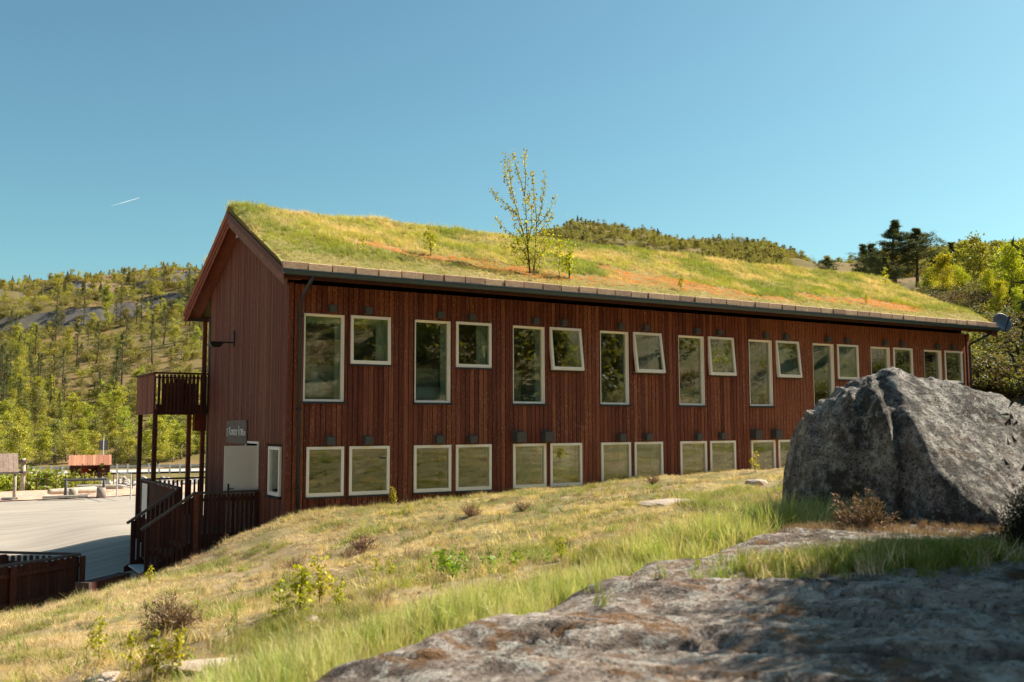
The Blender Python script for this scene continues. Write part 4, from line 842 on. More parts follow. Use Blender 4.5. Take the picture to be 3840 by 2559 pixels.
def rockmat(name, base0, base1, moss_amt, scale=1.0, stria=(1, 1, 1), dark=.8):
    m = N(name); pos = m.geo((scale, scale, scale)); sv = m.geo(stria)
    n1 = m.noise(pos, 1.1, 6, .65); n2 = m.noise(pos, 6, 7, .72); n3 = m.noise(pos, 30, 5, .75); n4 = m.noise(sv, 2.0, 6, .7, .8); n5 = m.noise(sv, 5.5, 5, .7, .4)
    c = m.mix(m.ramp(n2, [(.36, (0, 0, 0)), (.64, (1, 1, 1))]), base0, base1)
    c = m.mix(m.ramp(n1, [(.46, (0, 0, 0)), (.6, (1, 1, 1))]), c, tuple(x*.5 for x in base0))
    c = m.mix(m.math('MULTIPLY', m.ramp(n5, [(.56, (0, 0, 0)), (.64, (1, 1, 1))]), .7), c, tuple(x*.35 for x in base0))
    lich = m.math('MULTIPLY', m.ramp(n2, [(.52, (0, 0, 0)), (.57, (1, 1, 1))]), m.ramp(n3, [(.42, (0, 0, 0)), (.52, (1, 1, 1))])); c = m.mix(m.math('MULTIPLY', lich, .85), c, (.55, .52, .47))
    vo = m.n('TexVoronoi', i_Vector=pos, i_Scale=3.3); spot = m.math('MULTIPLY', m.ramp(vo.outputs['Distance'], [(.16, (1, 1, 1)), (.24, (0, 0, 0))]), m.ramp(n3, [(.35, (0, 0, 0)), (.5, (1, 1, 1))])); c = m.mix(m.math('MULTIPLY', spot, .55), c, (.5, .5, .45))
    blk = m.math('MULTIPLY', m.ramp(n3, [(.52, (0, 0, 0)), (.58, (1, 1, 1))]), dark); c = m.mix(blk, c, (.025, .023, .023))
    ms_ = m.math('MULTIPLY', m.ramp(n4, [(.54, (0, 0, 0)), (.62, (1, 1, 1))]), moss_amt); c = m.mix(ms_, c, m.mix(m.ramp(n3, [(.35, (0, 0, 0)), (.65, (1, 1, 1))]), (.09, .045, .02), (.3, .15, .06)))
    hgt = m.math('ADD', m.math('MULTIPLY', n2, 1.0), m.math('ADD', m.math('MULTIPLY', n3, .55), m.math('MULTIPLY', n5, .6)))
    m.principled(c, .93, hgt, 1.0, .06, .15); return m.m
M['slab'] = rockmat('lichen_covered_bedrock', (.27, .21, .175), (.52, .425, .36), .8, 1.0, (1.9, .9, 2), .6)
M['boulder'] = rockmat('lichen_covered_boulder', (.17, .155, .145), (.5, .455, .42), .25, 1.5, (1.2, 1.2, 5), .9)
obj('rock_slab', npmesh('rock_slab', np.c_[p_.reshape(-1, 2), sz.ravel()], gridfaces(nu, nv), 'slab', True), label='broad sloping bedrock slab with lichen and brown moss in front of the boulder', category='rock')

# ------------------------------------------------------------------ boulder
BD = 9.6
def boulder():
    import bmesh
    bmm = bmesh.new(); bmesh.ops.create_icosphere(bmm, subdivisions=7, radius=1); co = np.array([v.co[:] for v in bmm.verts]); fs = np.array([[v.index for v in f.verts] for f in bmm.faces]); bmm.free()
    # local axes: x right, y toward the slope foot (away), z up ; planes (normal, distance)
    PL = [((.26, -.5, .83), .62), ((.5, -.62, .55), .95), ((-.5, -.82, .22), 1.0), ((-.80, -.52, .30), 1.25), ((-.93, .1, .35), 1.5), ((-.55, -.1, .82), .98), ((0, .85, .5), .62), ((0, 1, 0), .8), ((1, .1, .1), 2.1), ((0, 0, -1), .75), ((.15, -.98, .1), 1.12)]
    inv = np.zeros(len(co))
    for nn, d in PL:
        nn = np.array(nn)/np.linalg.norm(nn); t = np.clip(co@nn, 0, None)/d; inv += t**14
    rad = inv**(-1/14); pts = co*rad[:, None]
    nrm = co
    pts = pts*(1+.10*(vn3(pts*1.1+7, 3)-.5)+.05*(vn3(pts*2.7+2, 4)-.5))[:, None]
    lay = vn3(np.c_[pts[:, 0]*.9+pts[:, 2]*.6, pts[:, 1]*.9, pts[:, 2]*5-pts[:, 0]*1.3], 6); pts = pts*(1+.03*(lay-.5))[:, None]
    pts = pts*(1+.035*(vn3(pts*6, 8)-.5)+.022*(vn3(pts*13, 9)-.5)+.012*(vn3(pts*27, 10)-.5))[:, None]
    # clefts running down from the crest
    for cx, w_, dp in ((-.62, .10, .10), (-.95, .07, .05)):
        gl = np.exp(-((pts[:, 0]-cx-.25*(pts[:, 2]-.6)+.12*(vn3(pts*3.3, 12)-.5))/w_)**2)*(.55+.8*vn3(pts*2.2+4, 13))*sstep(-.25, .45, pts[:, 2])*sstep(.5, -.6, pts[:, 1]); pts[:, 1] += gl*dp*2.2; pts[:, 2] -= gl*dp*.5
    return pts, fs
pts, fs = boulder()
sil = [(1778, 1200), (1782, 1140), (1797, 1062), (1830, 985), (1862, 934), (1903, 893), (1945, 853), (1990, 845), (2060, 838), (2110, 840), (2180, 851), (2260, 871), (2353, 896), (2440, 930), (2520, 985), (2570, 1060), (2590, 1200)]
kk = BD/2220.5; ux = np.array([(q[0]-1176.5)*kk for q in sil]); uz = np.array([(959-q[1])*kk for q in sil])+CAM[2]
u0, u1 = ux[0], ux[-1]; lx0, lx1 = pts[:, 0].min(), pts[:, 0].max(); U = u0+(pts[:, 0]-lx0)/(lx1-lx0)*(u1-u0)
zb = 1.45; bins = np.linspace(u0, u1, 41); bi = np.clip(np.digitize(U, bins)-1, 0, 39); mxz = np.full(40, .02)
for i in range(40):
    s_ = pts[bi == i, 2]
    if len(s_): mxz[i] = max(.02, s_.max())
mxz = np.interp(np.arange(40), np.arange(40), np.convolve(np.pad(mxz, 2, 'edge'), np.ones(5)/5, 'valid')); cen = (bins[:-1]+bins[1:])/2
tgt = np.interp(U, ux, uz)-zb; mod = np.interp(U, cen, mxz); zz = np.where(pts[:, 2] > 0, pts[:, 2]*tgt/np.maximum(mod, .1), pts[:, 2]*.6)
V = BD+pts[:, 1]*1.15; pw = CAM[:2]+U[:, None]*RH+V[:, None]*FH
obj('boulder', npmesh('boulder', np.c_[pw, zb+zz], fs, 'boulder', True), label='huge rounded grey boulder with lichen standing in front of the building', category='boulder')

# ------------------------------------------------------------------ ground cover on the slope
def sample(n, th0, th1, r0, r1, pw=.5):
    t = np.radians(rng.uniform(th0, th1, n)); r = r0*(r1/r0)**(rng.random(n)**pw); return r*np.sin(t), r*np.cos(t)
n = 120000; u, v = sample(n, -33, 33, 4.2, 34, .6); pp = CAM[:2]+np.outer(u, RH)+np.outer(v, FH); x, y = pp[:, 0], pp[:, 1]
z = terrain(x, y); sd = poly_sd(u, v, SEP); szz, _ = slab_z(u, v)
keep = (z > ylev(x, y)+.03) & ~((x > -.06) & (x < XE) & (y > -.05) & (y < 9)) & ~((x > -2.6) & (x < 0) & (y > 1.85) & (y < 8)) & (z > szz-.02) & ~((y > 0) & (x > 0) & (x < XE+.4)) & ~((sd < 0))
def near_fence(x, y):
    a_, b_ = p1[:2], p2[:2]; e_ = b_-a_; t_ = np.clip(((x-a_[0])*e_[0]+(y-a_[1])*e_[1])/(e_@e_), 0, 1); return np.hypot(x-a_[0]-t_*e_[0], y-a_[1]-t_*e_[1])
keep &= near_fence(x, y) > .12
x, y, z, u, v, sd = [q[keep] for q in (x, y, z, u, v, sd)]; n = len(x); rd = np.hypot(u, v)
g1 = fbm(x*.45, y*.45, 100); g2 = fbm(x*1.6, y*1.6, 101); g3 = fbm(x*.8+20, y*.8, 102)
col = lerp(np.tile(PALE, (n, 1)), STRAW*.85, g2); green = sstep(.55, .7, .6*g1+.4*g2); col = lerp(col, GREEN, green*.85)
brown = sstep(.42, .56, g3)*(1-green); col = lerp(col, BROWN*1.1, brown*.85)
hh = .035+.075*g2+.06*green; hh = hh*(1-.35*brown)
strip = sstep(1.5, .5, sd+.5*(g2-.5))*sstep(26, 12, rd); strip *= sstep(-.2, .1, sd)
col = lerp(col, lerp(np.tile(np.array([.27, .4, .075]), (n, 1)), np.array([.42, .47, .1]), g3), strip*.85); col = lerp(col, PALE*1.1, strip*.5*(rng.random(n) > .5)); hh = hh+strip*.2*(.6+.8*g2)
wall = sstep(1.6, .2, -y)*(x > -.5); col = lerp(col, lerp(np.tile(GREEN, (n, 1)), STRAW, g3), wall*.6); hh = hh+.09*wall*g2*1.4
bank = sstep(.35, -.1, z); hh = hh+bank*.07*g1; hh = hh*rng.uniform(.6, 1.35, n); wdt = np.clip(hh*.9, .06, .26)*np.clip(rd/9, .75, 1.4)
thin = rng.random(n) < np.clip(.45+.6*(1-brown), .3, 1); idx_ = rng.integers(0, 4, n); idx_ = np.where((rng.random(n) < .35) & (strip < .3), rng.integers(4, 6, n), idx_)
q = thin; scatter('slope_grass', np.c_[x, y, z-.008][q], np.c_[rng.normal(0, .18, n), rng.normal(0, .18, n), rng.uniform(0, 6.28, n)][q], np.c_[wdt, wdt, hh][q], col[q], TUFTS, idx_[q], kind='stuff', label='mixed green and straw coloured grass on the slope')
nc = 520; cu, cv = sample(nc, -31, 20, 6, 21, .7); kx = []; kc = []; kh = []
for i in range(nc):
    m_ = rng.integers(5, 16); sp_ = rng.uniform(.06, .2); kx.append(np.c_[cu[i]+rng.normal(0, sp_*1.6, m_), cv[i]+rng.normal(0, sp_, m_)]); b_ = rng.choice(4, p=[.35, .35, .15, .15]); kc.append(np.tile([GREEN*.85, STRAW, YGREEN*.9, BROWN][b_], (m_, 1))*rng.uniform(.75, 1.15)); kh.append(rng.uniform(.07, .2, m_))
kx = np.concatenate(kx); kc = np.concatenate(kc); kh = np.concatenate(kh); kp = CAM[:2]+np.outer(kx[:, 0], RH)+np.outer(kx[:, 1], FH); kz = terrain(kp[:, 0], kp[:, 1]); q = (kz > ylev(kp[:, 0], kp[:, 1])+.05) & (poly_sd(kx[:, 0], kx[:, 1], SEP) > .15) & (kp[:, 1] < -.08) & (near_fence(kp[:, 0], kp[:, 1]) > .2); n = int(q.sum())
scatter('grass_clumps', np.c_[kp, kz-.01][q], np.c_[rng.normal(0, .25, (n, 2)), rng.uniform(0, 6.28, n)], np.c_[kh, kh, kh*1.1][q], kc[q], TUFTS, rng.integers(0, 6, n), kind='stuff', label='tufts of taller grass dotted over the slope')
# grass pocket on the rock slab, moss
n = 2600; c_ = uv(P(2190, 1288, 6.35)); u = c_[0]+rng.normal(0, .55, n)*1.1; v = c_[1]+.1*(u-c_[0])+rng.normal(0, .17, n); z, _ = slab_z(u, v); pp = CAM[:2]+np.outer(u, RH)+np.outer(v, FH)
hh = rng.uniform(.07, .22, n); col = lerp(np.tile(GREEN, (n, 1)), PALE, (rng.random(n) < .2)*1.0)
u2 = rng.uniform(2.2, 5, 900); v2 = np.interp(u2, [2.2, 5], [8.5, 8.2])+rng.normal(0, .25, 900); z2, _ = slab_z(u2, v2); pp2 = CAM[:2]+np.outer(u2, RH)+np.outer(v2, FH)
scatter('pocket_grass', np.r_[np.c_[pp, z-.01], np.c_[pp2, z2-.01]], np.r_[np.c_[rng.normal(0, .2, (n, 2)), rng.uniform(0, 6, n)], np.c_[rng.normal(0, .2, (900, 2)), rng.uniform(0, 6, 900)]], np.r_[np.c_[hh, hh, hh], np.full((900, 3), .09)], np.r_[col, np.tile(BROWN*.8, (900, 1))], TUFTS, rng.integers(0, 4, n+900), kind='stuff', label='green grass growing in a hollow of the rock slab')

# ------------------------------------------------------------------ leafy plants and trees
def leaf_quads(cen, size, nrm_bias=0.0, r=rng, asp=.7):
    n = len(cen); a = r.normal(size=(n, 3)); a[:, 2] += nrm_bias; a /= np.linalg.norm(a, axis=1)[:, None]; b = np.cross(a, r.normal(size=(n, 3))); b /= np.linalg.norm(b, axis=1)[:, None]; c = np.cross(a, b)
    s = (size*r.uniform(.6, 1.3, n))[:, None] if np.isscalar(size) else size[:, None]
    v = np.stack([cen-b*s*.5, cen+c*s*asp*.5, cen+b*s*.5, cen-c*s*asp*.5], 1).reshape(-1, 3); f = np.arange(4*n).reshape(-1, 4); return v, f
def spruce_needles(cen, dirs, L, w):
    n = len(cen); side = np.cross(dirs, rng.normal(size=(n, 3))); side /= np.linalg.norm(side, axis=1)[:, None]+1e-9
    v = np.stack([cen-side*w, cen+side*w, cen+dirs*L], 1).reshape(-1, 3); return v, np.arange(3*n).reshape(-1, 3)
bkm = N('birch_bark'); n1 = bkm.noise(bkm.geo((3, 3, 9)), 3, 4); bkm.principled(bkm.mix(bkm.ramp(n1, [(.45, (0, 0, 0)), (.6, (1, 1, 1))]), (.3, .26, .22), (.06, .045, .04)), .85, n1, .3, .01, .2); M['birchbark'] = bkm.m
M['pinebark'] = plain('pine_bark', (.11, .065, .045), .9, .1, var=.4)
M['twig'] = plain('brown_twig', (.08, .05, .035), .8, .2, var=.3)
LF = lambda *c: [(.25, c[0]), (.5, c[1]), (.75, c[2])]
M['birchleaf'] = leafmat('fresh_birch_leaves', LF((.3, .31, .035), (.42, .41, .045), (.55, .5, .06)), .45)
M['yellowleaf'] = leafmat('yellow_green_birch_leaves', LF((.34, .36, .012), (.46, .44, .018), (.58, .52, .03)), .5)
M['oliveleaf'] = leafmat('olive_leaves', LF((.16, .17, .04), (.25, .25, .055), (.33, .32, .075)), .4)
M['needle'] = leafmat('pine_needles', LF((.07, .085, .035), (.11, .13, .045), (.16, .17, .055)), .25)
M['juniper'] = leafmat('juniper_needles', LF((.02, .028, .014), (.03, .04, .018), (.045, .055, .022)), .15)
M['heather'] = leafmat('brown_heather', LF((.16, .09, .065), (.25, .15, .1), (.34, .22, .14)), .2)
M['farleaf'] = leafmat('hillside_foliage', None, .45, True)
def birch(name, seed, Ht, nleaf, leaf, leafm, spread=.32, limbs=22, low=.18, barkm='birchbark', stems=1, thick=None):
    r = np.random.default_rng(seed); tr = MB(); C = []
    for s_ in range(stems):
        off = r.normal(0, .12*(stems > 1), 2)*Ht*.12; lean = r.normal(0, .05, 2)*Ht; H_ = Ht*(1 if s_ == 0 else r.uniform(.6, .95)); ts = np.linspace(0, 1, 8)
        path = np.c_[off[0]+lean[0]*ts**1.5+.02*Ht*np.sin(ts*5+seed)*ts, off[1]+lean[1]*ts**1.5+.02*Ht*np.cos(ts*4+seed)*ts, ts*H_]; r0 = thick or .013*Ht+.01
        tr.tube(path, [r0*(1-.93*t)+.0025 for t in ts], 7)
        for k in range(limbs):
            t = low+(1-low)*((k+r.random())/limbs)**.9*.97; p0 = np.array([np.interp(t, ts, path[:, j]) for j in range(3)]); az = r.uniform(0, 6.283); L = Ht*spread*(1-t*.72)*r.uniform(.55, 1.15)*(.55+.9*min(1, (t-low)/.25+.2))
            up_ = r.uniform(.25, .95); d = np.array([math.cos(az), math.sin(az), up_]); d /= np.linalg.norm(d); e = p0+d*L; e[2] -= .12*L*r.random(); mid = (p0+e)/2+np.array([0, 0, .1*L])
            tr.tube([p0, mid, e], [r0*(1-.9*t)*.45+.003, r0*(1-.9*t)*.28+.002, .003], 4, False)
            m_ = max(4, int(nleaf/limbs/stems)); q = r.beta(2, 1.3, m_); base = p0+np.outer(q, (mid-p0)*2)*(1-q)[:, None]+np.outer(q*q, e-p0); sp_ = L*.16*(1-.4*t)+.05*Ht*.35
            C.append(base+r.normal(0, 1, (m_, 3))*sp_*np.array([1, 1, .75]))
    C = np.concatenate(C); vv, ff = leaf_quads(C, leaf, .3, r)
    return tr.mesh(name+'_trunk', barkm, True), npmesh(name+'_crown', vv, ff, leafm)
def pine(name, seed, Ht, dens=1.0, low=.3, narrow=1.0):
    r = np.random.default_rng(seed); tr = MB(); ts = np.linspace(0, 1, 9); sw_ = r.normal(0, .02, 2)*Ht; path = np.c_[sw_[0]*np.sin(ts*3), sw_[1]*np.sin(ts*2.2), ts*Ht]; tr.tube(path, [.017*Ht*(1-.9*t)+.01 for t in ts], 8); C = []; Dn = []
    nb = int(24*dens)
    for k in range(nb):
        t = low+(1-low)*(k+r.random())/nb; p0 = np.array([np.interp(t, ts, path[:, j]) for j in range(3)]); az = r.uniform(0, 6.283); prof_ = math.sin(min(1, (t-low)/(1-low)*.95+.22)*math.pi)**.7*(1.05-.5*t)+.10
        L = Ht*.25*narrow*prof_*r.uniform(.45, 1.3); d = np.array([math.cos(az), math.sin(az), r.uniform(.0, .5)+.45*t*t]); d /= np.linalg.norm(d); e = p0+d*L+np.array([0, 0, .12*L]); tr.tube([p0, (p0+e)/2-[0, 0, .03*L], e], [.02*Ht*.12+.008, .014, .007], 4, False)
        for j in range(int(7*dens)+2):
            q = r.uniform(.3, 1.08); cc = p0+(e-p0)*q+r.normal(0, .16, 3)*np.array([L, L, L*1.1])*.8; m_ = 24; dirs = r.normal(size=(m_, 3)); dirs[:, 2] = np.abs(dirs[:, 2])*.9+.2; dirs /= np.linalg.norm(dirs, axis=1)[:, None]; C.append(cc+r.normal(0, .03*Ht*.25+.03, (m_, 3))); Dn.append(dirs)
    C = np.concatenate(C); Dn = np.concatenate(Dn); vv, ff = spruce_needles(C, Dn, .016*Ht+.06, .01+.0014*Ht); return tr.mesh(name+'_trunk', 'pinebark', True), npmesh(name+'_crown', vv, ff, 'needle')
def plant(name, meshes, loc, rz, sc_, label, cat, group=None, partn=('trunk', 'crown')):
    e = bpy.data.objects.new(name, None); e.empty_display_size = .3; e.location = loc; e.rotation_euler = (0, 0, rz); e.scale = sc_ if hasattr(sc_, '__len__') else (sc_,)*3; link(e); setp(e, label=label, category=cat, group=group)
    for me, pn in zip(meshes, partn): o = link(bpy.data.objects.new(pn, me)); o.parent = e
    return e
# trees on the slope right of the building
BR = [birch('near_birch%d' % k, 300+k, 6.5, 8000, .16, 'yellowleaf', .36, 40, .12, stems=(1, 2, 2)[k]) for k in range(3)]
BG = [birch('green_birch%d' % k, 310+k, 5.5, 4200, .13, 'birchleaf', .32, 30, .12, stems=2) for k in range(2)]
PN = [pine('near_pine%d' % k, 330+k, 10, 2.1, (.2, .1, .4, .08)[k], (1, .9, 1.05, .8)[k]) for k in range(4)]
SH = [birch('shrub%d' % k, 350+k, 2.0, 1500, .1, ('oliveleaf', 'birchleaf')[k % 2], .55, 16, .05, 'twig', 3) for k in range(4)]
def place(kind, xd, base_y, depth, topy=None): # stand on the terrain under that bearing
    p = P(xd, base_y, depth); zt = gz(p[0], p[1]); ht = None
    if topy is not None: ht = P(xd, topy, depth)[2]-zt
    return (p[0], p[1], zt-.05), ht
for i, (xd, dep, topy, k, lb) in enumerate(((1992, 92, 562, 1, 'dark pine at the left end of the group behind the roof'), (2014, 88, 560, 3, 'slim dark pine between the tallest pine and the end of its group'), (2062, 84, 508, 0, 'tallest dark pine behind the far end of the roof'), (2110, 82, 525, 2, 'broad topped pine with bare trunk next to the tallest pine'), (2190, 96, 556, 1, 'dark pine rising behind the bright yellow birch'), (2256, 76, 545, 3, 'narrow dark pine standing alone right of the yellow birch'), (1905, 150, 592, 2, 'small dark pine far behind the roof where the ridge dips'), (2342, 60, 600, 2, 'thin dark pine trunk among the yellow birches'), (2148, 90, 580, 3, 'low dark pine half hidden by the yellow birch'), (2036, 80, 590, 1, 'bushy dark pine standing below the tallest pine'))):
    loc, ht = place('p', xd, 700, dep, topy); plant('pine_tree', PN[k], loc, i*1.3, (max(.3, ht/10)*1.9, max(.3, ht/10)*1.9, max(.3, ht/10)), lb, 'pine tree', 'pines on the slope beyond the building')
for i, (xd, dep, topy, k, lb) in enumerate(((2172, 56, 585, 0, 'bright yellow green birch just beyond the roof end'), (2140, 60, 625, 1, 'yellow green birch left of the brightest birch'), (2212, 58, 606, 2, 'yellow green birch right of the brightest birch'), (2330, 50, 556, 1, 'tall yellow birch over the satellite dish slope'), (2300, 46, 650, 0, 'yellow birch leaning above the brown bank'), (2356, 42, 690, 2, 'low yellow birch on the brown bank'), (2275, 52, 690, 1, 'small yellow birch behind the satellite dish'), (2400, 46, 600, 0, 'yellow birch at the outer edge of the slope'))):
    loc, ht = place('b', xd, 760, dep, topy); plant('birch_tree', BR[k], loc, i*2.1, max(.3, ht/6.5), lb, 'birch', 'yellow birches right of the building')
for i, (xd, dep, topy, k) in enumerate(((2265, 40, 770, 0), (2300, 38, 800, 1), (2350, 36, 790, 2), (2240, 44, 800, 3), (2320, 42, 745, 0), (2285, 35, 850, 1), (2250, 37, 845, 2), (2345, 33, 850, 3), (2220, 50, 760, 1), (2380, 38, 760, 0), (2230, 41, 860, 0), (2310, 47, 730, 2))):
    loc, ht = place('s', xd, 880, dep, topy); plant('shrub', SH[k], loc, i*1.7, (min(1.3, max(.35, ht/2.0)),)*3, 'leafy green shrub on the bank beyond the far end of the building', 'shrub', 'shrubs on the bank beyond the building')
# low resolution trees for the hillsides
def fartree(name, seed, kind, nl, leaf):
    r = np.random.default_rng(seed); C = []
    if kind == 'birch':
        for k in range(13): t = r.uniform(.18, 1); c_ = np.array([r.normal(0, .13)*(1.25-t), r.normal(0, .13)*(1.25-t), t*.92]); C.append(c_+r.normal(0, 1, (nl//13, 3))*np.array([.1, .1, .07])*(1.25-.6*t))
    elif kind == 'cone':
        t = r.beta(1.1, 1.5, nl); a = r.uniform(0, 6.28, nl); q = (1-t**1.6)*.24*np.sqrt(r.uniform(.15, 1, nl))*(.75+.25*np.sin(t*26+a*2)); C.append(np.c_[q*np.cos(a), q*np.sin(a), .1+.9*t+r.normal(0, .015, nl)])
    else:
        for k in range(9): c_ = np.array([r.normal(0, .3), r.normal(0, .3), r.uniform(.2, .75)]); C.append(c_+r.normal(0, 1, (nl//9, 3))*np.array([.17, .17, .13]))
    C = np.concatenate(C); C[:, 2] = np.maximum(C[:, 2], .04); vv, ff = leaf_quads(C, leaf, .4, r, .8); return npmesh(name, vv, ff, 'farleaf')
FT = [fartree('hill_birch%d' % k, 400+k, 'birch', 900, .052) for k in range(4)]+[fartree('hill_pine%d' % k, 410+k, 'cone', 900, .05) for k in range(3)]+[fartree('hill_bush%d' % k, 420+k, 'bush', 700, .085) for k in range(3)]
FB = [birch('bank_birch%d' % k, 440+k, 7, 3200, .17, ('birchleaf', 'oliveleaf', 'birchleaf', 'birchleaf')[k], .26, 20, .12, stems=(1, 2, 1, 2)[k]) for k in range(4)]
FP = [pine('bank_pine%d' % k, 450+k, 8, .8, .22, .9) for k in range(2)]
def hillwood(name, n, t0, t1, r0, r1, hb, hp, hs, wts, pal, label, seed, dens=(.38, .55), exclude=None, singles=0):
    t = np.radians(rng.uniform(t0, t1, n)); r = np.sqrt(rng.uniform(r0**2, r1**2, n)) if r1/r0 < 2.2 else r0*(r1/r0)**(rng.random(n)**.75); u, v = r*np.sin(t), r*np.cos(t); pp = CAM[:2]+np.outer(u, RH)+np.outer(v, FH); x, y = pp[:, 0], pp[:, 1]
    d = fbm(x*.02, y*.02, seed); k = rng.random(n) < .12+.88*sstep(dens[0], dens[1], d)
    if exclude is not None: k &= ~exclude(x, y, r)
    if t1 < 0: td = np.degrees(t); k &= ~((r > 148) & (r < 232) & (td > -26) & (td < -14) & (rng.random(n) < (.9 if singles else .55)))
    x, y, r, d, t = x[k], y[k], r[k], d[k], t[k]; n = len(x); z = terrain(x, y); kind = rng.choice(3, n, p=wts); idx = np.where(kind == 0, rng.integers(0, 4, n), np.where(kind == 1, rng.integers(4, 7, n), rng.integers(7, 10, n)))
    h = np.choose(kind, [rng.uniform(*hb, n), rng.uniform(*hp, n), rng.uniform(*hs, n)]); h = h*(1-.45*sstep(230, 430, r)*(t1 < 0))*(1-.3*sstep(165, 140, r)*(t1 < 0)); w = h*rng.uniform(.85, 1.3, n); mixv = np.clip(fbm(x*.03+7, y*.03, seed+5)+rng.normal(0, .16, n), 0, 1)
    cols = np.where((kind == 1)[:, None], lerp(np.tile(np.array(pal[2]), (n, 1)), np.array(pal[3]), mixv), lerp(np.tile(np.array(pal[0]), (n, 1)), np.array(pal[1]), mixv))
    if singles:
        td = np.degrees(t); sc_ = np.where((td > -29) & (td < -15.8) & (kind < 2), h/r, 0); pick = np.argsort(-sc_)[:singles]; rest = np.ones(n, bool); rest[pick] = False
        for i in pick:
            if kind[i] == 0: plant('birch_tree', FB[int(idx[i])], (x[i], y[i], z[i]-.1), float(i), float(h[i])/7*np.array([1.1, 1.1, 1]), 'spring green birch on the open hillside above the road across the river', 'birch', 'birches on the hillside across the river')
            else: plant('pine_tree', FP[int(idx[i]) % 2], (x[i], y[i], z[i]-.1), float(i), float(h[i])/8, 'dark young pine on the lower hillside across the river', 'pine tree', 'pines on the hillside across the river')
        x, y, z, h, w, cols, idx = x[rest], y[rest], z[rest], h[rest], w[rest], cols[rest], idx[rest]; n = len(x)
    return scatter(name, np.c_[x, y, z-.15], np.c_[rng.normal(0, .04, n), rng.normal(0, .04, n), rng.uniform(0, 6.28, n)], np.c_[w, w, h], cols, FT, idx, kind='stuff', label=label)
PALL = ((.25, .22, .035), (.48, .4, .06), (.15, .145, .04), (.28, .25, .055))
hillwood('hillside_wood', 5200, -41, -5, 118, 470, (3, 6), (3.5, 7), (.8, 2.2), (.5, .18, .32), PALL, 'spring green wood covering the hillside across the river', 500, (.4, .6), singles=150)
hillwood('ridge_wood', 17000, -6, 40, 150, 900, (2, 5), (2.5, 5), (1.2, 3.2), (.4, .03, .57), ((.17, .15, .04), (.34, .29, .065), (.08, .09, .03), (.12, .12, .04)), 'low scrub and birch on the ridge behind the roof', 520, (.1, .3), exclude=lambda x, y, r: (r < 330) & (np.abs(np.degrees(np.arctan2((x-CAM[0])*RH[0]+(y-CAM[1])*RH[1], (x-CAM[0])*FH[0]+(y-CAM[1])*FH[1]))-18.5) < 2.5))
hillwood('slope_wood', 1000, 24.5, 42, 62, 150, (2, 4), (3, 5), (.7, 1.8), (.45, .02, .53), ((.16, .17, .025), (.36, .34, .04), (.04, .055, .022), (.06, .08, .028)), 'scattered young trees on the slope right of the building', 540, (.42, .6))
hillwood('hillside_scrub', 9000, -41, -5, 112, 480, (1.5, 3), (2, 3), (.7, 2), (.1, .02, .88), ((.16, .13, .04), (.33, .29, .06), (.1, .1, .03), (.15, .15, .04)), 'low scrub between the trees on the hillside across the river', 580, (.1, .35))
hillwood('uphill_wood', 800, 48, 200, 24, 160, (3, 6), (4, 8), (.5, 1.2), (.4, .25, .35), PALL, 'open wood on the slope behind the viewpoint, mirrored in the windows', 560, (.42, .6))
n = 500; t = np.radians(rng.uniform(-40, -24.5, n)); r = rng.normal(60.3, 1.0, n); x, y = (CAM[:2]+np.outer(r*np.sin(t), RH)+np.outer(r*np.cos(t), FH)).T; z = terrain(x, y); h = rng.uniform(1.1, 2.7, n); scatter('bank_scrub', np.c_[x, y, z-.1], np.c_[rng.normal(0, .05, (n, 2)), rng.uniform(0, 6, n)], np.c_[h*1.2, h*1.2, h], lerp(np.tile(np.array([.22, .25, .03]), (n, 1)), np.array([.42, .4, .05]), rng.random(n)), FT, rng.choice([0, 1, 7, 8, 9], n), kind='stuff', label='bright green willow scrub along the near river bank')
# single trees on the far river bank and lower hillside
ths = np.linspace(-31, -15.5, 86)
for i, t in enumerate(ths):
    r = 101+(i*37 % 11)*1.6+(i*53 % 7)*6*(i % 3 == 0); t = math.radians(t+random.uniform(-.25, .25)); p_ = CAM[:2]+r*math.sin(t)*RH+r*math.cos(t)*FH; k = i*7 % 4; s_ = random.uniform(.38, .72)*(1 if i % 5 else .6)
    plant('birch_tree', FB[k], (p_[0], p_[1], gz(p_[0], p_[1])-.1), i*.9, (s_*1.5, s_*1.5, s_), ('light green birch standing along the road on the far river bank', 'olive green birch standing along the road on the far river bank')[k == 1], 'birch', ('light green', 'olive green')[k == 1]+' birches on the far river bank')
for i in range(30):
    t = math.radians(random.uniform(-31, -15)); r = random.uniform(125, 260); p_ = CAM[:2]+r*math.sin(t)*RH+r*math.cos(t)*FH; plant('pine_tree', FP[i % 2], (p_[0], p_[1], gz(p_[0], p_[1])-.1), i, random.uniform(.6, 1.1), 'dark young pine on the lower hillside across the river', 'pine tree', 'pines on the hillside across the river')

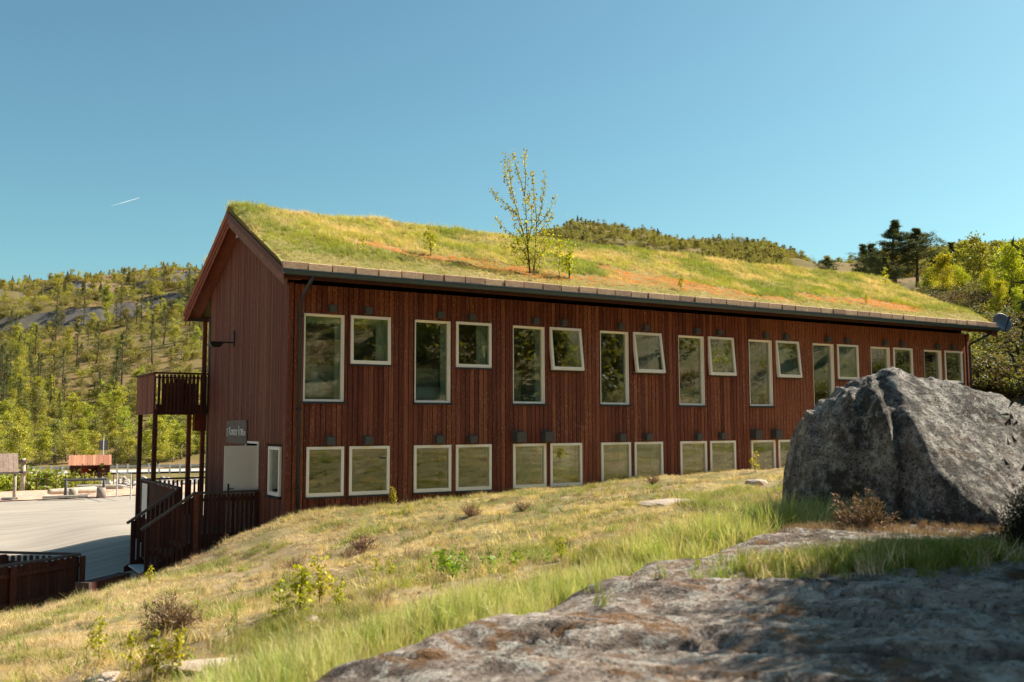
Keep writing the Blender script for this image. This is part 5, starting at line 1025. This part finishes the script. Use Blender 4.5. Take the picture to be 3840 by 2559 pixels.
# ------------------------------------------------------------------ saplings on the roof
def on_roof(xd, yd):
    d = ray(xd, yd); t = np.linspace(15, 45, 3000); q = CAM+np.outer(t, d); k = np.argmax(turf_top(q[:, 0], q[:, 1])-q[:, 2] > 0); return q[k]
def stems_to_mesh(name, base, dep, paths, r0, leaf, per_m, leafm, seed):
    r = np.random.default_rng(seed); tr = MB(); C = []
    for path, w_ in paths:
        q = np.array([P(a, b, dep)-base for a, b in path]); jit = r.normal(0, .16)*np.linspace(0, 1, len(q))*np.linalg.norm(q[-1]-q[0]); q += np.outer(jit, FW); L = np.linalg.norm(q[-1]-q[0]); k = len(q); rad = [w_*r0*(1-.85*i/(k-1)) for i in range(k)]; tr.tube(q, rad, 5)
        n_ = int(L*per_m); tt = r.uniform(.12, 1, n_)*(k-1); i = np.minimum(tt.astype(int), k-2); f = (tt-i)[:, None]; c_ = q[i]*(1-f)+q[i+1]*f; C.append(c_+r.normal(0, .035, (n_, 3)))
    vv, ff = leaf_quads(np.concatenate(C), leaf, .2, r); return tr.mesh(name+'_stem', 'twig', True), npmesh(name+'_leaves', vv, ff, leafm)
Z7 = lambda a, b: ((1750+a/2.614)/S, (500+b/2.614)/S)
base = on_roof(1218, 632); dp = float((base-CAM)@FW); B0 = (1218, 632)
def pth(*pts): return [Z7(*q) for q in pts]
tr0, tr1, tr2 = (620, 1370), (602, 1180), (588, 960)
paths = [(pth(tr0, tr1, tr2, (580, 760), (568, 600)), 1.0), (pth((568, 600), (580, 480), (568, 300), (572, 172)), .5), (pth((568, 620), (530, 480), (490, 360), (470, 270), (458, 185)), .5), (pth(tr1, (560, 1000), (500, 760), (440, 600), (385, 440), (365, 340), (388, 200)), .6),
         (pth((470, 680), (430, 480), (420, 360), (428, 262)), .4), (pth((660, 1370), (675, 1100), (685, 850), (665, 640), (650, 480), (640, 385)), .6), (pth((600, 1100), (640, 900), (640, 740), (595, 650), (625, 580)), .5), (pth((685, 900), (735, 720), (755, 560), (768, 400)), .45),
         (pth((680, 920), (760, 840), (820, 740), (878, 608)), .45), (pth((560, 1000), (480, 780), (380, 690), (290, 620), (232, 548)), .45), (pth((500, 790), (420, 750), (345, 715)), .35), (pth((585, 1100), (450, 1000), (350, 920), (290, 838)), .35), (pth((540, 1000), (470, 900), (440, 760)), .35), (pth((690, 1000), (780, 880), (850, 800)), .3),
         (pth((620, 1280), (560, 1270), (510, 1200), (470, 1130)), .35), (pth((640, 1370), (700, 1180), (740, 1060), (790, 960)), .4), (pth((600, 1200), (520, 1120), (480, 1040)), .4), (pth((660, 1370), (640, 1200), (560, 1040)), .4), (pth((670, 1370), (760, 1150), (800, 1080)), .35), (pth((620, 1300), (560, 1160), (420, 1100)), .35)]
M['budleaf'] = leafmat('budding_birch_leaves', LF((.32, .34, .05), (.45, .44, .06), (.56, .52, .08)), .45)
sm1 = stems_to_mesh('roof_birch', base, dp, paths, .022, .06, 90, 'budleaf', 5)
lowc = np.random.default_rng(6)
e = plant('roof_sapling', sm1, base, 0, 1, 'tall many stemmed birch sapling growing on the turf roof', 'sapling', 'saplings on the turf roof', ('stem', 'leaves'))
cc = np.concatenate([lowc.normal(0, 1, (420, 3))*np.array([.42, .3, .3])+np.array([.1, 0, .85]), lowc.normal(0, 1, (140, 3))*np.array([.3, .3, .22])+np.array([.75, -.2, .5])]); cc = cc[cc[:, 2] > .05]; vv, ff = leaf_quads(cc, .065, .2, lowc); o = link(bpy.data.objects.new('leaves', npmesh('low_leaves', vv, ff, 'yellowleaf'))); o.parent = e
SP = [birch('seedling%d' % k, 600+k, 1.0, (110, 190, 260)[k], .085, 'yellowleaf', .3, 10, .12, 'twig', (1, 3, 4)[k], .006) for k in range(3)]
for i, (xd, yd, ht, k, lb) in enumerate(((835, 590, .5, 0, 'small yellow leaved seedling on the turf roof near the gable'), (990, 590, .75, 1, 'thin seedling on the turf roof left of the tall sapling'), (1308, 640, .8, 2, 'leafy seedling on the turf roof right of the tall sapling'), (1285, 632, .9, 0, 'upright seedling close to the tall sapling on the turf roof'), (1565, 668, .45, 1, 'tiny seedling beside orange moss on the turf roof'), (2036, 664, .8, 0, 'lone bright seedling near the far end of the turf roof'), (1990, 700, .35, 2, 'tiny seedling next to the farthest orange moss on the turf roof'))):
    q = on_roof(xd, yd); plant('roof_sapling', SP[k], q, i*1.1, ht, lb, 'sapling', 'saplings on the turf roof', ('stem', 'leaves'))
# seedlings and low plants on the slope
def on_ground(xd, yd, t0=3.5, t1=60):
    d = ray(xd, yd); t = np.linspace(t0, t1, 2500); q = CAM+np.outer(t, d); k = np.argmax(terrain(q[:, 0], q[:, 1])-q[:, 2] > 0); return q[k]
for i, (xd, yd, ht, k, lb) in enumerate(((903, 1160, .38, 2, 'leafy yellow green seedling at the wall foot between the first windows'), (690, 1425, .42, 2, 'bushy bright seedling on the slope with pale stones beside it'), (735, 1395, .4, 1, 'bright seedling with two stems beside the bushy one'), (640, 1430, .32, 0, 'thin bright seedling left of the bushy one'), (780, 1400, .25, 1, 'low bright seedling right of the bushy one'), (228, 1530, .3, 0, 'slim seedling with few leaves in the lower dry grass'), (215, 1500, .2, 1, 'tiny seedling behind the slim one in the dry grass'), (405, 1560, .3, 2, 'leafy seedling at the edge of a bare stone patch'), (355, 1565, .3, 1, 'seedling close to the bare stone patch'), (300, 1568, .3, 0, 'thin seedling below the bare stone patch'), (345, 1345, .3, 1, 'fern like seedling on the bank near the porch steps'), (862, 1345, .25, 0, 'tiny seedling on the brown part of the slope'), (895, 1330, .22, 1, 'two stemmed tiny seedling on the brown part of the slope'), (1020, 1330, .26, 0, 'seedling left of the bright fern clump'), (1735, 1085, .45, 1, 'yellow seedling at the wall foot beside the boulder'), (1290, 1290, .22, 1, 'small seedling behind the bright fern clump'))):
    q = on_ground(xd, yd); plant('seedling', SP[k], q-[0, 0, .02], i*1.3, ht*1.1, lb, 'seedling', 'seedlings on the slope', ('stem', 'leaves'))
# bright fern clump
q0 = on_ground(1090, 1318); fr_ = np.random.default_rng(9); cc = []
for k in range(34):
    b_ = np.array([fr_.normal(0, .26), fr_.normal(0, .14), 0]); hh_ = fr_.uniform(.12, .24); d = fr_.normal(0, .25, 2); tt = np.linspace(.1, 1, 14); cc.append(np.c_[b_[0]+d[0]*tt*hh_, b_[1]+d[1]*tt*hh_, tt*hh_]+fr_.normal(0, .008, (14, 3)))
vv, ff = leaf_quads(np.concatenate(cc), .05, .1, fr_, .5); M['fern'] = leafmat('bright_fern', LF((.16, .27, .012), (.22, .34, .015), (.3, .38, .02)), .45)
rot = np.array([[RH[0], FH[0], 0], [RH[1], FH[1], 0], [0, 0, 1]]); o = obj('fern_clump', npmesh('fern_clump', vv@rot.T+q0-[0, 0, .01], ff, 'fern'), label='bright green clump of young ferns beside the tall grass', category='fern', kind='stuff')
# heather shrubs
def shrub_mesh(name, seed, h, w, n, leafm, L=.05, wd=.006, ns=26):
    r = np.random.default_rng(seed); tr = MB(); C = []; Dn = []
    for k in range(ns):
        az = r.uniform(0, 6.28); el = r.uniform(.35, 1.4); d = np.array([math.cos(az)*math.cos(el)*w/h, math.sin(az)*math.cos(el)*w/h, math.sin(el)]); e_ = d*h*r.uniform(.65, 1.05); tr.tube([(0, 0, 0), e_*.5+r.normal(0, .03*h, 3), e_], [.012*h+.002, .006*h+.001, .002], 4, False)
        m_ = n//ns; q = r.uniform(.12, 1.03, m_); C.append(np.outer(q, e_)+r.normal(0, .06*h, (m_, 3))); dd = np.tile(d, (m_, 1))+r.normal(0, .7, (m_, 3)); Dn.append(dd/np.linalg.norm(dd, axis=1)[:, None])
    C = np.concatenate(C); C[:, 2] = np.maximum(C[:, 2], .0); vv, ff = spruce_needles(C, np.concatenate(Dn), L, wd); return tr.mesh(name+'_stem', 'twig'), npmesh(name+'_foliage', vv, ff, leafm)
HE = [shrub_mesh('heather%d' % k, 700+k, .4, .45, 1500, 'heather', .05, .007) for k in range(2)]
for i, (xd, yd, s_, lb) in enumerate(((835, 1270, .75, 'dry brown heather shrub in the middle of the slope'), (800, 1285, .5, 'small brown heather beside the larger one in mid slope'), (520, 1245, .7, 'brown dry stalks beside the porch railing'), (1080, 1185, .6, 'brown heather tuft below the second pair of low windows'), (1500, 1112, .55, 'dark low heather tuft at the wall foot near the boulder'), (390, 1450, .8, 'brown heather shrub in the dry grass above the fence'), (420, 1440, .5, 'low brown heather behind the shrub above the fence'), (680, 1310, .5, 'low dry heather on the slope below the gable corner'), (1200, 1175, .5, 'brown heather tuft below the third pair of low windows'), (1660, 1195, .45, 'small heather tuft on the bare ground left of the boulder'))):
    q = on_ground(xd, yd); plant('heather', HE[i % 2], q-[0, 0, .02], i*2.2, s_, lb, 'heather', 'heather tufts on the slope', ('stem', 'foliage'))
q = P(1985, 1215, 8.25); hs, _ = slab_z(*[np.array([t]) for t in uv(q)]); plant('heather', HE[0], (q[0], q[1], float(hs[0])-.03), 1.0, (.75, .75, .85), 'dark brown heather bush growing on the slab at the foot of the boulder', 'heather', None, ('stem', 'foliage'))
# junipers beside the slab
JU = [shrub_mesh('juniper%d' % k, 720+k, 1.0, .5, 42000, 'juniper', .04, .006) for k in range(2)]
JB = [shrub_mesh('tall_juniper%d' % k, 730+k, 3.3, .98, 120000, 'juniper', .085, .015, 90) for k in range(2)]
for i, (u_, v_, s_, h_, lb) in enumerate(((3.62, 6.45, .8, .85, 'dark low juniper bush leaning against the boulder'), (5.2, 7.6, 1.8, 3.0, 'tall juniper behind the low one at the boulder'), (4.98, 6.7, 1.95, 3.45, 'tall dense juniper at the outer side of the rock slab'), (4.85, 5.9, 2.1, 3.55, 'highest juniper of the row beside the rock slab'), (4.75, 5.2, 2.1, 3.45, 'bushy juniper between the highest one and the near end of the row'), (4.8, 4.4, 1.9, 3.3, 'juniper at the near end of the row beside the rock slab'), (5.6, 5.7, 2.1, 3.7, 'broad juniper standing behind the row beside the rock slab'))):
    p_ = CAM[:2]+u_*RH+v_*FH; hs, _ = slab_z(np.array([u_]), np.array([v_])); plant('juniper_bush', JU[0] if i == 0 else JB[i % 2], (p_[0], p_[1], float(hs[0])-.1), i*1.4, (s_*1.1, s_*1.1, h_) if i == 0 else (s_/1.9, s_/1.9, h_/3.3), lb, 'juniper', 'junipers beside the rock slab', ('stem', 'foliage'))
# stones on the slope
M['palestone'] = plain('pale_bare_stone', (.4, .32, .26), .9, .2, var=.25)
for i, (xd, yd, s_, lb) in enumerate(((1545, 1158, (.55, .3, .07), 'flat pale bare rock showing through the dry slope'), (1738, 1110, (.28, .18, .08), 'small pale stone near the wall foot beside the boulder'), (713, 1432, (.08, .06, .06), 'small white stone by the bright seedlings'), (470, 1535, (.26, .14, .05), 'pale flat stone in the dry grass by the slab'), (240, 1562, (.16, .1, .04), 'pale stone among the low seedlings'), (150, 1365, (.12, .1, .1), 'small grey stone under the plank fence'))):
    q = on_ground(xd, yd); o = link(bpy.data.objects.new('stone', RK[i % 4].copy())); o.data.materials[0] = M['palestone']; o.location = q; o.scale = s_; o.rotation_euler = (0, 0, i); setp(o, label=lb, category='stone')
# coarse heath on the slope that the windows mirror
n = 15000; u, v = sample(n, 33, 175, 3.5, 42, .6); pp = CAM[:2]+np.outer(u, RH)+np.outer(v, FH); x, y = pp.T; z = terrain(x, y); k = (poly_sd(u, v, SEP) > .1) & ~((y > -.3) & (x > -1) & (x < XE+.3)); x, y, z = x[k], y[k], z[k]; n = len(x); g1 = fbm(x*.3, y*.3, 130); g2 = fbm(x, y, 131)
col = lerp(lerp(np.tile(GREEN*.8, (n, 1)), STRAW*.7, sstep(.35, .65, g2)), BROWN, sstep(.5, .65, g1)*.8); h = rng.uniform(.15, .5, n); scatter('heath', np.c_[x, y, z], np.c_[rng.normal(0, .2, (n, 2)), rng.uniform(0, 6, n)], np.c_[h, h, h], col, TUFTS, rng.integers(0, 6, n), kind='stuff', label='rough heath and grass on the slope beside the viewpoint')
# vapour trail high in the sky
vm = N('vapour_trail'); d_ = vm.n('BsdfTranslucent', i_Color=(.9, .9, .9, 1)); t_ = vm.n('BsdfTransparent'); mx = vm.n('MixShader', i_0=.17); vm.t.links.new(t_.outputs[0], mx.inputs[1]); vm.t.links.new(d_.outputs[0], mx.inputs[2]); vm.t.links.new(mx.outputs[0], vm.out.inputs[0])
a, b = P(320, 455, 9000), P(255, 474, 9300); m = MB(); m.tube([a, a*.6+b*.4, b], [2.6, 3.2, 1], 6); m.build('vapour_trail', vm.m, None, True, label='thin white vapour trail in the blue sky', category='vapour trail')

n = 2600; t = np.radians(rng.uniform(19.5, 40, n)); r = rng.uniform(33, 66, n); x, y = (CAM[:2]+np.outer(r*np.sin(t), RH)+np.outer(r*np.cos(t), FH)).T; k = x > XE+.8; x, y = x[k], y[k]; n = len(x); z = terrain(x, y); h = rng.uniform(.25, 1.0, n); g1 = np.clip(fbm(x*.25, y*.25, 150)*1.3-.15+rng.normal(0, .1, n), 0, 1)
scatter('bank_heath', np.c_[x, y, z-.05], np.c_[rng.normal(0, .1, (n, 2)), rng.uniform(0, 6, n)], np.c_[h*1.4, h*1.4, h], lerp(lerp(np.tile(np.array([.13, .09, .05]), (n, 1)), np.array([.16, .15, .04]), sstep(.3, .6, g1)), np.array([.32, .3, .06]), sstep(.65, .9, g1)), FT, rng.integers(7, 10, n), kind='stuff', label='brown and olive heath covering the bank beyond the building')

n = 700; u, v = sample(n, 33, 120, 8, 34, .7); pp = CAM[:2]+np.outer(u, RH)+np.outer(v, FH); x, y = pp.T; k = ~((y > -1.2) & (x > -1) & (x < XE+.3)); x, y = x[k], y[k]; n = len(x); z = terrain(x, y); h = rng.uniform(.25, .8, n)
scatter('heath_bushes', np.c_[x, y, z-.04], np.c_[rng.normal(0, .1, (n, 2)), rng.uniform(0, 6, n)], np.c_[h*1.3, h*1.3, h], lerp(np.tile(np.array([.14, .16, .03]), (n, 1)), np.array([.3, .2, .1]), rng.random(n)), FT, rng.integers(7, 10, n), kind='stuff', label='low bushes on the slope mirrored in the lower windows')
